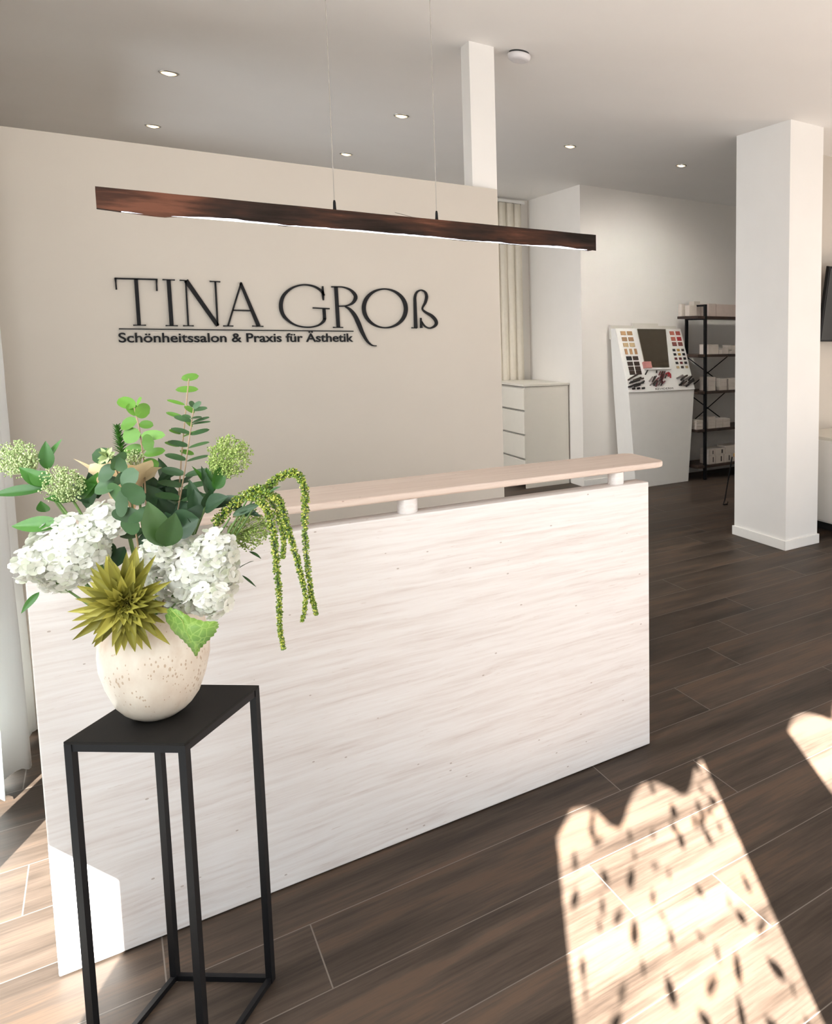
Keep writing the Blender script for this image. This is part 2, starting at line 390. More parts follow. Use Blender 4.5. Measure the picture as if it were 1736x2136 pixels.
struct(MB().box((WX, 4.587, 0), (5.0, 4.6, .07)).build('baseboard_alcove', M['white'], bevel=.003))
# left (window) wall: glazing from y -1.27 to 1.55 with one post, solid in front of it
sbox('wall_left', (-2.15, -3.0, 0), (-2.05, -1.27, ZC), 'wall')
sbox('wall_left_rear', (-2.15, 1.56, 0), (-2.05, 6.0, ZC), 'wall')
sbox('trim_1', (-2.15, -1.27, 2.75), (-2.05, 1.56, ZC), 'wall')
sbox('trim_2', (-2.11, 0.205, 0), (-2.05, 0.44, 2.75), 'white')
sbox('trim_3', (-2.15, -1.27, -0.02), (-2.05, 1.56, 0.03), 'white')
# front wall with three window openings
sbox('wall_front', (-2.15, -3.0, 0), (-1.80, -2.86, ZC), 'wall')
sbox('wall_front_pier', (-1.06, -3.0, 0), (-0.705, -2.86, ZC), 'wall')
sbox('wall_front_middle', (1.35, -3.0, 0), (1.8, -2.86, ZC), 'wall')
sbox('wall_front_right', (4.4, -3.0, 0), (5.0, -2.86, ZC), 'wall')
sbox('trim_4', (-1.80, -3.0, 2.85), (4.4, -2.86, ZC), 'wall')
sbox('trim_5', (-1.80, -3.0, 0), (4.4, -2.88, 0.06), 'wall')
M['paving'] = plain('outdoor_paving', (0.085, 0.09, 0.095), 0.9, var=.06, scale=5)
pv = MB().box((-9, -11, -.2), (9, -3.12, -.12)).box((-9, -3.12, -.2), (-2.32, 7, -.12)).build('floor_outside', M['paving']); struct(pv)
# unseen blinds added in the front windows, hems shaped to outline the sun
def blind(x0, x1, hem, label):
    mb = MB(); n = len(hem); vs = []; fs = []
    for x, z in hem: vs += [(x, -2.862, z), (x, -2.862, 2.84)]
    for i in range(n-1): fs.append((2*i, 2*i+2, 2*i+3, 2*i+1))
    mb.add(vs, fs)
    tag(mb.build('added_blind', M['white'], thick=.008), label, 'blind', 'added blinds shaping the sun in the front windows')
gm = bpy.data.materials.new('sun_dimming_glazing'); gm.use_nodes = True; gt = gm.node_tree; gt.nodes.clear()  # pane added to the side window, tinted dark to dim the sun
g1 = gt.nodes.new('ShaderNodeBsdfTransparent'); g1.inputs[0].default_value = (0.44, 0.455, 0.455, 1); g2 = gt.nodes.new('ShaderNodeBsdfGlossy'); g2.inputs['Roughness'].default_value = 0.02
g3 = gt.nodes.new('ShaderNodeMixShader'); g3.inputs[0].default_value = 0.04; go_ = gt.nodes.new('ShaderNodeOutputMaterial')
gt.links.new(g1.outputs[0], g3.inputs[1]); gt.links.new(g2.outputs[0], g3.inputs[2]); gt.links.new(g3.outputs[0], go_.inputs[0])
wn_ = MB().add([(-2.10, -1.27, .03), (-2.10, 1.56, .03), (-2.10, 1.56, 2.75), (-2.10, -1.27, 2.75)], [(0, 1, 2, 3)]).build('window_1', gm); struct(wn_)
bl = MB().box((-2.070, -1.262, .762), (-2.058, 1.55, 2.74)).build('added_blind', M['white'], bevel=.002)  # unseen blind added to cut the slanted sun patch on the counter
tag(bl, 'unseen long white blind added to cut the sun in the side window', 'blind')
hemA = [(-1.82, 1.02), (-1.655, 1.027), (-1.666, 1.066), (-1.68, 1.14), (-1.689, 1.207), (-1.687, 1.262), (-1.717, 1.31), (-1.66, 1.345), (-1.597, 1.399), (-1.55, 1.393), (-1.514, 1.373), (-1.475, 1.324),
        (-1.445, 1.305), (-1.423, 1.318), (-1.394, 1.349), (-1.36, 1.375), (-1.32, 1.387), (-1.266, 1.375), (-1.221, 1.343), (-1.195, 1.317), (-1.17, 1.313), (-1.147, 1.327), (-1.10, 1.371), (-1.053, 1.392), (-1.0, 1.40)]
sc_ = lambda x: 1.325 + 0.068*abs(math.sin((x+0.68)/0.26*PI))**0.8
blind(0, 0, hemA, 'unseen white scalloped blind added to shape the sun in the narrow front window')
blind(0, 0, [(-0.75 + 0.02*i, sc_(-0.75+0.02*i)) for i in range(108)], 'unseen white scalloped blind added to shape the sun in the wide front window')
blind(0, 0, [(1.78 + 0.03*i, 1.75) for i in range(90)], 'unseen white straight blind added to limit the sun in the far right front window')
# unseen drape added beside the narrow front window, giving the sun its wavy edge
dr = MB(); pts = [(-1.655, 1.02), (-1.662, .95), (-1.63, .85), (-1.64, .7), (-1.60, .5), (-1.62, .3), (-1.60, .07)]
vs = []
for x, z in pts: vs += [(x, -2.85, z), (-1.83, -2.85, z)]
dr.add(vs, [(2*i, 2*i+2, 2*i+3, 2*i+1) for i in range(len(pts)-1)])
tag(dr.build('drape', M['white'], thick=.01), 'unseen white drape added left of the narrow front window to shape the sun', 'curtain')
# unseen leafy vine added in the narrow window to cast the leaf-shaped shadows
vine = MB(); r2 = random.Random(11)
placed = []
tries = 0
while len(placed) < 100 and tries < 6000:
    tries += 1
    x = r2.uniform(-1.66, -1.075); z = r2.uniform(0.50, 1.36)
    if any((x-a)**2 + ((z-b)*1.7)**2 < 0.05**2 for a, b in placed): continue
    placed.append((x, z))
    L = r2.uniform(.024, .054); a = r2.uniform(-0.7, 0.5) + (0.0 if r2.random() < .8 else 1.2)
    d = Vector((math.sin(a), 0, math.cos(a)))
    vine.leaf(Vector((x, -2.835, z)) - d*L*.5, Vector((x, -2.835, z)) + d*L*.5, (0, 1, 0), L*r2.uniform(.32, .6), 'leaf', 0.1, 0.05, 5, 2)
vn = vine.build('added_vine', M['leaf'])
tag(vn, 'unseen fine leafy vine added in the narrow front window to cast leaf shadows', 'plant')
tw = MB()
tw.tube([(-1.16, -2.835, 1.225), (-1.13, -2.835, 1.232), (-1.10, -2.835, 1.245), (-1.06, -2.835, 1.25)], .006, 5)
tw.leaf((-1.165, -2.835, 1.205), (-1.11, -2.835, 1.24), (0, 1, 0), .018, 'leaf')
tw.build('twig', M['stem'], vn)

# ------------------------------------------------------------------ reception counter
H = 1.02
desk = empty('reception_counter', (-0.86, 0.04, 0), 'long pale travertine reception counter standing on the dark floor', 'counter')
MB().box((-1.719, 0, 0.004), (0, 0.077, H)).build('front_panel', M['stone'], desk, bevel=.003)
MB().box((-1.719, .077, 0.004), (-1.68, .72, .80)).build('side_panel', M['stone'], desk, bevel=.002)
MB().box((-0.039, .077, 0.004), (0, .72, .80)).build('side_panel', M['stone'], desk, bevel=.002)
MB().box((-1.68, .077, .70), (-0.039, .72, .735)).build('worktop', M['stone'], desk, bevel=.002)
for cx in (-0.851, -0.113):
    MB().lathe([(.0285, H), (.029, H+.002), (.029, 1.062), (.0285, 1.064)], (cx, .046, 0), 40).build('support_post', M['stone'], desk, smooth=False)
XR = 0.098; y0, y1 = .016, .288; cr = .05
def rr(cx, cy, a0): return [(cx+cr*math.cos(math.radians(a0+i*15)), cy+cr*math.sin(math.radians(a0+i*15))) for i in range(7)]
pts = rr(XR-cr, y0+cr, -90) + rr(XR-cr, y1-cr, 0) + rr(-1.66+cr, y1-cr, 90) + rr(-1.66+cr, y0+cr, 180)
MB().prism(pts, 1.064, 1.086).build('raised_shelf', M['stone_shaded'], desk, bevel=.006, seg=3)

# ------------------------------------------------------------------ wall lettering
WY = 1.6
def catm(p, closed=False, n=8):
    out = []; K = len(p)
    g = lambda i: p[i % K] if closed else p[max(0, min(K-1, i))]
    for i in range(K if closed else K-1):
        a, b, c, d = g(i-1), g(i), g(i+1), g(i+2)
        for k in range(n):
            t = k/n
            out.append(tuple(0.5*((2*b[j]) + (-a[j]+c[j])*t + (2*a[j]-5*b[j]+4*c[j]-d[j])*t*t + (-a[j]+3*b[j]-3*c[j]+d[j])*t**3) for j in range(3)))
    if not closed: out.append(tuple(p[-1]))
    return out
def stroke(mb, pts, x0, y0_, k, closed=False, smooth=False, depth=.010):
    if smooth: pts = catm(pts, closed)
    K = len(pts); F = []
    for i, (u, v, wd) in enumerate(pts):
        a = pts[(i-1) % K] if closed else pts[max(i-1, 0)]; b = pts[(i+1) % K] if closed else pts[min(i+1, K-1)]
        dx, dy = b[0]-a[0], b[1]-a[1]; l = math.hypot(dx, dy) or 1
        nx, ny = -dy/l*wd/2, dx/l*wd/2
        F.append([on(x0+(u+s*nx)*k, y0_+(v+s*ny)*k, 1, WY) for s in (-1, 1)])
    vs = []
    for a, b in F: vs += [(a.x, WY-depth, a.z), (b.x, WY-depth, b.z), (a.x, WY-.0005, a.z), (b.x, WY-.0005, b.z)]
    fs = []
    for i in range(K if closed else K-1):
        p, q = 4*i, 4*((i+1) % K)
        fs += [(p, q, q+1, p+1), (p+2, p+3, q+3, q+2), (p, p+2, q+2, q), (p+1, q+1, q+3, p+3)]
    if not closed: fs += [(0, 1, 3, 2), (4*K-4, 4*K-2, 4*K-1, 4*K-3)]
    mb.add(vs, fs)
sign = empty('wall_lettering', (-1.05, WY, 1.65), 'black raised lettering reading TINA GROß on the beige wall', 'sign')
KS = 380/1736
A0, B0 = (200, 560, KS), (560, 570, KS)
def ser(x0, y0_, x1, y1_, wd=12): return ([(x0, y0_, wd), ((x0*3+x1)/4, (y0_*3+y1_)/4, wd*.75), ((x0+3*x1)/4, (y0_+3*y1_)/4, wd*.75), (x1, y1_, wd)], 0, 0)
G = {
 'T': (A0, [([(178, 96, 14), (588, 106, 14)], 0, 0), ([(186, 92, 20), (190, 140, 13), (196, 203, 17)], 0, 0), ([(578, 104, 20), (578, 150, 13), (581, 215, 17)], 0, 0),
            ([(381, 98, 36), (412, 542, 36)], 0, 0), ser(355, 541, 478, 541)]),
 'I': (A0, [([(692, 108, 38), (722, 546, 38)], 0, 0), ser(634, 107, 752, 111), ser(664, 545, 781, 546)]),
 'N': (A0, [([(855, 115, 14), (880, 545, 16)], 0, 0), ser(797, 113, 872, 118), ser(830, 546, 932, 547), ([(858, 115, 42), (1160, 545, 36)], 0, 0),
            ([(1137, 124, 16), (1160, 548, 16)], 0, 0), ser(1083, 123, 1184, 128)]),
 'A': (A0, [([(1384, 132, 14), (1258, 548, 15)], 0, 0), ([(1378, 140, 26), (1550, 550, 36)], 0, 0), ([(1300, 398, 13), (1482, 403, 13)], 0, 0), ser(1212, 548, 1309, 549), ser(1489, 549, 1595, 552)]),
 'G': (B0, [([(528, 215, 18), (500, 168, 22), (430, 125, 18), (330, 111, 15), (225, 140, 20), (145, 210, 30), (117, 300, 36), (135, 390, 32), (195, 458, 22), (275, 500, 15), (375, 515, 14), (465, 500, 16), (520, 462, 24), (534, 430, 28)], 0, 1),
            ([(515, 124, 12), (516, 185, 24), (522, 258, 12)], 0, 0), ([(527, 338, 28), (534, 440, 28)], 0, 0), ([(420, 331, 12), (581, 338, 13)], 0, 0)]),
 'R': (B0, [([(641, 128, 32), (664, 516, 32)], 0, 0), ser(614, 516, 709, 517), ([(596, 130, 12), (650, 130, 11), (715, 134, 13), (780, 160, 20), (822, 205, 30), (826, 245, 32), (795, 288, 22), (735, 311, 13), (660, 314, 12)], 0, 1),
            ([(728, 316, 12), (775, 345, 24), (818, 398, 34), (856, 475, 38), (893, 565, 32), (938, 645, 22), (985, 686, 13), (1028, 692, 9)], 0, 1)]),
 'O': (B0, [([(1107+200*math.cos(a*PI/12)-4*math.sin(a*PI/12), 335+184*math.sin(a*PI/12)+8*math.cos(a*PI/12), 14+22*abs(math.cos(a*PI/12))**1.5) for a in range(24)], 1, 1)]),
 'eszett': (B0, [([(1402, 522, 30), (1395, 300, 26), (1395, 225, 22), (1413, 180, 17), (1451, 162, 14), (1490, 180, 18), (1505, 222, 24), (1492, 280, 22), (1465, 335, 14), (1490, 368, 20), (1555, 408, 28), (1594, 455, 28), (1590, 495, 24), (1540, 523, 14), (1490, 505, 14), (1456, 458, 12)], 0, 1),
            ([(1450, 425, 12), (1454, 522, 22)], 0, 0), ser(1362, 520, 1412, 522)]),
}
for k, ((ox, oy, ks), sts) in G.items():
    mb = MB()
    for p, cl, sm in sts: stroke(mb, p, ox, oy, ks, bool(cl), bool(sm))
    mb.build('letter_' + k.lower(), M['letter'], sign)
mb = MB(); stroke(mb, [(248, 686, 2.2), (737, 691, 2.0)], 0, 0, 1, depth=.008); mb.build('underline', M['letter'], sign)
def text_mesh(body, name, mat, parent, p0, p1, up, normal, hscale=1.0, depth=.003, bold=0.0):
    """text between p0 (left end of the baseline) and p1 (right end), standing up along `up`"""
    cu = bpy.data.curves.new(name, 'FONT'); cu.body = body; cu.extrude = 0.02; cu.offset = bold
    o = bpy.data.objects.new(name, cu); COL.objects.link(o)
    bpy.context.view_layer.update()
    me = bpy.data.meshes.new_from_object(o.evaluated_get(bpy.context.evaluated_depsgraph_get()))
    bpy.data.objects.remove(o); bpy.data.curves.remove(cu)
    xs = [v.co.x for v in me.vertices]; x0 = min(xs); x1 = max(xs)
    p0, p1, up, normal = map(Vector, (p0, p1, up, normal)); ax = p1-p0
    org = Vector((0, 0, 0)); q = parent
    while q is not None: org += q.location; q = q.parent
    kx = 1/(x1-x0)
    for v in me.vertices:
        c = v.co.copy(); v.co = p0 + ax*((c.x-x0)*kx) + up*(c.y*hscale) + normal*((c.z+.02)/.04*depth) - org
    me.materials.clear(); me.materials.append(mat)
    ob = bpy.data.objects.new(name, me); COL.objects.link(ob); ob.parent = parent; return ob
pa, pb = on(248, 714, 1, WY), on(737, 712.5, 1, WY)
pt_ = on(250, 693.5, 1, WY)
text_mesh('Schönheitssalon & Praxis für Ästhetik', 'subtitle', M['letter'], sign, (pa.x, WY-.0005, pa.z), (pb.x, WY-.0005, pb.z), (0, 0, 1), (0, -1, 0), (pt_.z-pa.z)/0.72, .005, .016)

# ------------------------------------------------------------------ pendant beam lamp
lamp = empty('beam_pendant_lamp', (-0.82, 0.23, ZC), 'dark reclaimed wood beam lamp hanging on two wires over the counter', 'lamp')
mb = MB(); n = 90; xa, xb = -1.540, -0.095; r3 = random.Random(3); vs = []; fs = []
for i in range(n+1):
    x = xa + (xb-xa)*i/n
    zt = 1.930 + 0.0012*noise.noise(Vector((x*9, 1, 0))); zb = 1.8742 + 0.0085*noise.noise(Vector((x*6, 5, 0))) + 0.003*noise.noise(Vector((x*31, 2, 0)))
    yf = .2 + .002*noise.noise(Vector((x*12, 9, 3)))
    vs += [(x, yf, zt), (x, yf, zb), (x, .206, zb+.001), (x, .208, zb+.004), (x, .26, zb+.004), (x, .262, zt)]
k = 6
for i in range(n):
    for j in range(k): a = i*k+j; b = i*k+(j+1) % k; fs.append((a, b, b+k, a+k))
fs += [tuple(range(k-1, -1, -1)), tuple(range(n*k, n*k+k))]
mb.add(vs, fs).build('beam', M['beam'], lamp)
MB().box((xa+.05, .213, 1.8742), (xb-.03, .23, 1.882)).build('led_strip', M['led'], lamp)
for wx in (-0.977, -0.671):
    MB().tube([(wx, .23, 1.955), (wx, .23, ZC-.02)], .0013, 6).build('suspension_wire', M['wire'], lamp)
    MB().lathe([(.0055, 1.928), (.0045, 1.94), (.004, 1.955), (.0025, 1.962)], (wx, .23, 0), 14).build('wire_fitting', M['black'], lamp)
    MB().lathe([(.02, ZC-.022), (.022, ZC-.001)], (wx, .23, 0), 20).build('ceiling_cup', M['chrome'], lamp)
MB().tube([(-.80, .235, 1.944), (-.775, .233, 1.9395), (-.745, .232, 1.934), (-.70, .232, 1.932)], .0011, 5).build('stray_cable', M['wire'], lamp)

# ------------------------------------------------------------------ ceiling spots and smoke detector
spot = empty('ceiling_spot', (0, 0, ZC), '', 'ceiling light', 'recessed ceiling spots')
MB().lathe([(.037, ZC-.002), (.042, ZC-.006), (.048, ZC-.004), (.049, ZC)], (0, 0, 0), 32, cap=False).build('trim_ring', M['chrome'], spot, smooth=True)
MB().lathe([(.0, ZC-.013), (.018, ZC-.011), (.029, ZC-.005), (.031, ZC-.002)], (0, 0, 0), 24, cap=False).build('lens', M['spot'], spot)
MB().lathe([(.031, ZC-.0045), (.037, ZC-.0045)], (0, 0, 0), 24, cap=False).build('reflector', M['spotring'], spot)
spots = [((-1.155, 3.21), 'round recessed ceiling spot nearest the top left corner, left of both wires'),
         ((-1.165, 4.66), 'recessed ceiling spot just above the left end of the sign wall'),
         ((0.15, 3.25), 'recessed ceiling spot between the lamp wires, left of the square column'),
         ((0.135, 4.70), 'recessed ceiling spot just above the sign wall between the lamp wires'),
         ((1.448, 3.27), 'recessed ceiling spot below the smoke detector, right of the square column'),
         ((2.534, 3.26), 'recessed ceiling spot nearest the big right pillar')]
for ((x, y), lb), pw in zip(spots, (80, 80, 80, 80, 32, 125)):
    l = bpy.data.lights.new('spot_lamp', 'SPOT'); l.energy = pw; l.color = (1.0, .90, .78); l.spot_size = 2.6; l.spot_blend = 1.0; l.shadow_soft_size = .03
    lo_ = bpy.data.objects.new('spot_lamp', l); COL.objects.link(lo_); lo_.location = (x, y, ZC-.012)
    if y < 3.4 and x > 1: lo_.rotation_euler = Vector((.42, 1.35, -1.9)).to_track_quat('-Z', 'Y').to_euler(); l.spot_size = 2.0; l.color = (1.0, .95, .88)
for i, ((x, y), lb) in enumerate(spots):
    if i == 0: spot.location = (x, y, ZC); spot['label'] = lb
    else: dup(spot, (x, y, ZC), lb)
sm = empty('smoke_detector', (0.275, 1.63, ZC), 'round white smoke detector on the ceiling beside the square column', 'smoke detector')
c = (0.275, 1.63, 0)
MB().lathe([(.050, ZC-.008), (.052, ZC)], c, 40).build('mounting_plate', M['dark'], sm, smooth=True)
MB().lathe([(.046, ZC-.041), (.055, ZC-.034), (.060, ZC-.020), (.060, ZC-.012), (.052, ZC-.008)], c, 40).build('housing', M['plastic'], sm, smooth=True)
MB().lathe([(.0, ZC-.043), (.036, ZC-.043), (.04, ZC-.041)], c, 40, cap=False).build('cover', M['plastic'], sm)

# ------------------------------------------------------------------ curtains
def wavy(name, pts, z0, z1, mat, parent=None, thick=.004, flare=0.0):
    mb = MB(); nz = 12; vs = []; fs = []; K = len(pts)
    cx = sum(p[0] for p in pts)/K
    for k in range(nz+1):
        t = k/nz; z = z0 + (z1-z0)*t
        for i, (x, y) in enumerate(pts):
            s = 1 - flare*t
            vs.append((cx + (x-cx)*s + .003*math.sin(z*5+i), y, z + (.012*math.sin(i*.7) if k == 0 else 0)))
    for k in range(nz):
        for i in range(K-1): a = k*K+i; fs.append((a, a+1, a+K+1, a+K))
    return mb.add(vs, fs).build(name, mat, parent, smooth=True, thick=thick)
cp = []
for i in range(64):
    t = i/63; y = 1.0 + t*.585
    cp.append((-1.905 + .070*math.sin((y-1.235)/.295*2*PI + PI/2), y))
cu = wavy('window_curtain', cp, .022, 2.85, M['curtain'], flare=.15)
tag(cu, 'white full-length curtain hanging in folds at the left edge, behind the counter', 'curtain')
pc = empty('pleated_curtain', (2.05, 5.72, 0), 'cream curtain with narrow round pleats above the white chest', 'curtain')
pp = [(1.80 + (2.15-1.80)*i/60, 5.735 - .035*abs(math.sin(i/60*PI*4))**.6) for i in range(61)]
wavy('fabric', pp, .03, 2.99, plain('cream_curtain_fabric', (0.76, 0.71, 0.61), 0.85, var=.03), pc)
MB().box((1.5, 5.73, 3.0), (2.2, 5.76, 3.03)).build('curtain_rail', M['white'], pc)
for i in range(5): MB().tube([(1.80+.0875*i, 5.735, 2.985), (1.80+.0875*i, 5.74, 3.004)], .006, 6).build('hook', M['chrome'], pc)

# ------------------------------------------------------------------ chest of drawers
ch = empty('chest_of_drawers', (2.0, 5.2, 0), 'white four-drawer chest against the wall behind the counter end', 'chest')
MB().box((1.757, 4.875, .0), (2.245, 4.893, 1.04)).box((1.757, 5.64, .0), (2.245, 5.658, 1.04)).box((1.80, 4.893, .03), (2.245, 5.64, 1.03)).build('carcass', M['cream'], ch, bevel=.002)
MB().box((1.742, 4.862, 1.043), (2.252, 5.67, 1.065)).build('top_panel', M['cream'], ch, bevel=.002)
zs = [0.058, .306, .554, .80, 1.036]
for i in range(4):
    MB().box((1.742, 4.865, zs[i]+.006), (1.758, 5.667, zs[i+1]-.014)).build('drawer', M['cream'], ch, bevel=.0015)

# ------------------------------------------------------------------ make-up display stand
ds = empty('makeup_display_stand', (2.99, 4.35, 0), 'white slanted make-up tester stand with a mirror against the back wall', 'display stand')
XC = 2.972
body = MB(); lv = [(0.0, .335, .335, 4.19, 4.50), (.985, .415, .385, 4.19, 4.53), (1.63, .415, .418, 4.45, 4.53)]
vs = []
for z, hw, hb, yf, yb in lv: vs += [(XC-hw, yf, z), (XC+hw, yf, z), (XC+hb, yb, z), (XC-hb, yb, z)]
fs = [(3, 2, 1, 0), (8, 9, 10, 11)]
for k in range(2):
    for i in range(4): j = (i+1) % 4; fs.append((4*k+i, 4*k+j, 4*k+4+j, 4*k+4+i))
body.add(vs, fs).build('body', M['white'], ds, bevel=.004)
PO = Vector((XC-.415, 4.19, .985)); PU = Vector((.83, 0, 0)); PV = Vector((0, .26, .645)); PN = PU.cross(PV).normalized()
if PN.y > 0: PN = -PN
def pp_(u, v, n=0.0): return PO + PU*u + PV*v + PN*n
def pan(u, v, du, dv, h=.006, n0=.012):
    return (pp_(u, v, n0), PU*du*.5, PV*dv*.5, PN*h)
MB().obox(pp_(.5, .5, .004), PU*.5, PV*.5, PN*.008).build('slanted_panel', M['white'], ds, bevel=.003)
MB().box((XC-.42, 4.515, 1.52), (XC+.41, 4.545, 1.665)).box((XC-.16, 4.50, 1.60), (XC+.16, 4.54, 1.69)).build('back_board', M['cream'], ds)
mr = MB(); q = [(.31, .375), (.665, .365), (.745, .985), (.315, .985)]
mr.add([pp_(u, v, .014) for u, v in q] + [pp_(u, v, .026) for u, v in q], [(3, 2, 1, 0), (4, 5, 6, 7)] + [(i, (i+1) % 4, 4+(i+1) % 4, 4+i) for i in range(4)])
mr.build('mirror', M['mirror'], ds)
MB().obox(pp_(.49, .345, .02), PU*.2, PV*.012, PN*.012).build('mirror_ledge', M['white'], ds)
def pm(name, col, r=.5): return plain(name, col, r, var=.08, scale=60)
mats = {'tan': pm('tan_powder', (.52, .32, .16)), 'tan2': pm('beige_powder', (.40, .24, .13)), 'sand': pm('sand_powder', (.58, .43, .24)), 'found': pm('foundation', (.50, .29, .15)),
        'br': pm('dark_brown_powder', (.045, .028, .02)), 'bk': pm('black_powder', (.012, .01, .01)), 'coral': pm('coral_blush', (.55, .17, .12)), 'rose': pm('rose_blush', (.38, .09, .07)),
        'red': pm('red_blush', (.40, .03, .035)), 'mauve': pm('mauve_powder', (.22, .07, .055)), 'wine': pm('wine_powder', (.12, .015, .018)), 'grey': pm('grey_plastic', (.25, .22, .21)), 'gold': pm('gold_powder', (.45, .24, .04))}
def addpan(u, v, du, dv, mk): MB().obox(*pan(u, v, du, dv)).build('tester_pan', mats[mk], ds)
for r_, (v, cc_) in enumerate([(.92, ('tan', 'tan')), (.825, ('tan2', 'tan2')), (.735, ('sand', 'sand'))]):
    addpan(.10, v, .07, .06, cc_[0]); addpan(.195, v, .07, .06, cc_[1])
for u in (.085, .155, .225): addpan(u, .63, .035, .085, 'found')
for r_, v in enumerate((.525, .44, .365, .30)):
    for cidx, u in enumerate((.105, .20)):
        MB().obox(*pan(u, v, .075, .06)).build('tester_pan', mats['bk' if (r_ == 0 and cidx == 0) else 'br'], ds)
for v, a, b in ((.925, 'coral', 'rose'), (.83, 'coral', 'red'), (.745, 'mauve', 'mauve')): addpan(.84, v, .065, .06, a); addpan(.935, v, .065, .06, b)
for i, v in enumerate((.645, .575, .505, .435, .365)):
    for j, u in enumerate((.81, .88, .95)):
        k = [['bk', 'gold', 'br'], ['bk', 'gold', 'bk'], ['wine', 'wine', 'bk'], ['bk', 'wine', 'bk'], ['sand', 'br', 'sand']][i][j]
        addpan(u, v, .038, .036, k)
text_mesh('REVIDERM', 'brand_text', mats['bk'], ds, pp_(.39, .02, .013), pp_(.66, .02, .013), PV.normalized(), PN, .030, .001)
bx = MB().obox(pp_(.335, .405, .03), PU*.055, PV*.05, PN*.016).build('blush_box', pm('pink_box', (.58, .26, .24)))
tag(bx, 'small pink box leaning at the lower left corner of the tester mirror', 'box')
# pens and sticks lying on the lower part of the panel
r4 = random.Random(21); first = None; pens = {}
def pen_at(u, v, L, mk, ang, rad):
    global first
    key = mk
    d = (PU.normalized()*math.cos(ang) + PV.normalized()*math.sin(ang))
    c = pp_(u, v, .022)
    o = MB().tube([c-d*L*.5, c-d*L*.3, c+d*L*.42, c+d*L*.5], rad, 7).build('makeup_stick', mats[mk])
    lab = {'bk': 'black make-up pencil lying in the tray of the tester stand', 'br': 'dark brown make-up pencil lying in the tray of the tester stand', 'grey': 'grey make-up stick lying in the tray of the tester stand',
           'wine': 'wine red lipstick tester in the middle of the tester tray', 'red': 'bright red lipstick tester right of centre in the tester tray'}[mk]
    tag(o, lab, 'make-up', {'bk': 'black pencils on the tester stand', 'br': 'brown pencils on the tester stand', 'grey': 'grey sticks on the tester stand', 'wine': 'wine lipsticks on the tester stand', 'red': 'red lipsticks on the tester stand'}[mk])
for i in range(12): pen_at(.07 + .025*(i % 5) + r4.uniform(-.01, .03), .10 + .034*(i//2.4) + r4.uniform(-.01, .01), r4.uniform(.08, .14), 'bk' if i < 8 else 'br', .25 + r4.uniform(-.2, .25), .008)
for i in range(16): pen_at(.36 + .024*(i % 8) + r4.uniform(-.01, .01), .12 + .055*(i//8) + r4.uniform(-.01, .02) , r4.uniform(.05, .08), ('grey', 'br', 'bk', 'wine')[i % 4], .75 + r4.uniform(-.2, .2), .007)
for i in range(8): pen_at(.50 + .025*(i % 4) + r4.uniform(-.008, .008), .225 + .05*(i//4), .05, ('wine', 'br')[i % 2], .9, .007)
for i in range(3): pen_at(.615 + .02*i, .27 - .02*i, .045, 'red', .4+.5*i, .009)
for i in range(10): pen_at(.80 + .04*(i % 5) + r4.uniform(-.01, .01), .10 + .09*(i//5) + r4.uniform(-.02, .02), r4.uniform(.06, .10), ('bk', 'br', 'grey')[i % 3] if i != 4 else 'bk', .55 + r4.uniform(-.25, .25), .009)
pen_at(.31, .30, .07, 'bk', .85, .007); pen_at(.46, .30, .025, 'bk', 1.2, .007)
pen_at(.95, .12, .11, 'bk', .6, .013); pen_at(.91, .09, .10, 'bk', .6, .011)
for i in range(3): pen_at(.07 + .07*i, .055, .03, 'bk', .1, .011)

# ------------------------------------------------------------------ metal shelf with cartons
SX0, SX1, SY0, SY1 = 3.505, 4.62, 4.155, 4.49
sh = empty('storage_rack', (3.95, 4.3, 0), 'black metal rack with dark wooden boards beside the tester stand', 'shelf')
for x in (SX0, SX1):
    for y in (SY0, SY1): MB().box((x-.014, y-.014, 0), (x+.014, y+.014, 1.893)).build('post', M['black'], sh)
    for z in (.12, .515, .927, 1.325, 1.73, 1.872): MB().box((x-.012, SY0, z), (x+.012, SY1, z+.02)).build('side_rail', M['black'], sh)
BZ = [.143, .538, .950, 1.347, 1.756]
for z in BZ: MB().box((SX0-.112, SY0-.012, z-.014), (SX1+.12, SY1+.02, z+.014)).build('board', M['shelfwood'], sh, bevel=.002)
for za, zb in ((1.335, .95), (.94, .54)):
    MB().tube([(SX0, SY1+.015, za), (SX0+.62, SY1+.015, zb)], .006, 6).tube([(SX0+.62, SY1+.015, za), (SX0, SY1+.015, zb)], .006, 6).build('cross_brace', M['black'], sh)
BN = {0: 'lowest', 1: 'second lowest', 2: 'middle', 3: 'second highest', 4: 'top'}
def carton(x0, x1, h, z, brd, desc, mat='boxw', y=4.17, dy=.16, strip=False):
    o = MB().box((x0, y, z), (x1, y+dy, z+h)).build('carton', M[mat], bevel=.002)
    tag(o, desc + ' ' + BN[brd] + ' board of the rack', 'box', 'cartons on the ' + BN[brd] + ' rack board')
    if strip:
        MB().box((x0+(x1-x0)*.62, y-.0015, z+h*.2), (x0+(x1-x0)*.74, y, z+h*.8)).build('printed_strip', mats['bk'], o)
    return o
T_ = .0145
def px2x(px, z=0): return on(px, 800, 1, 4.17).x
z4, z3, z2, z1, z0 = (BZ[i]+T_ for i in (4, 3, 2, 1, 0))
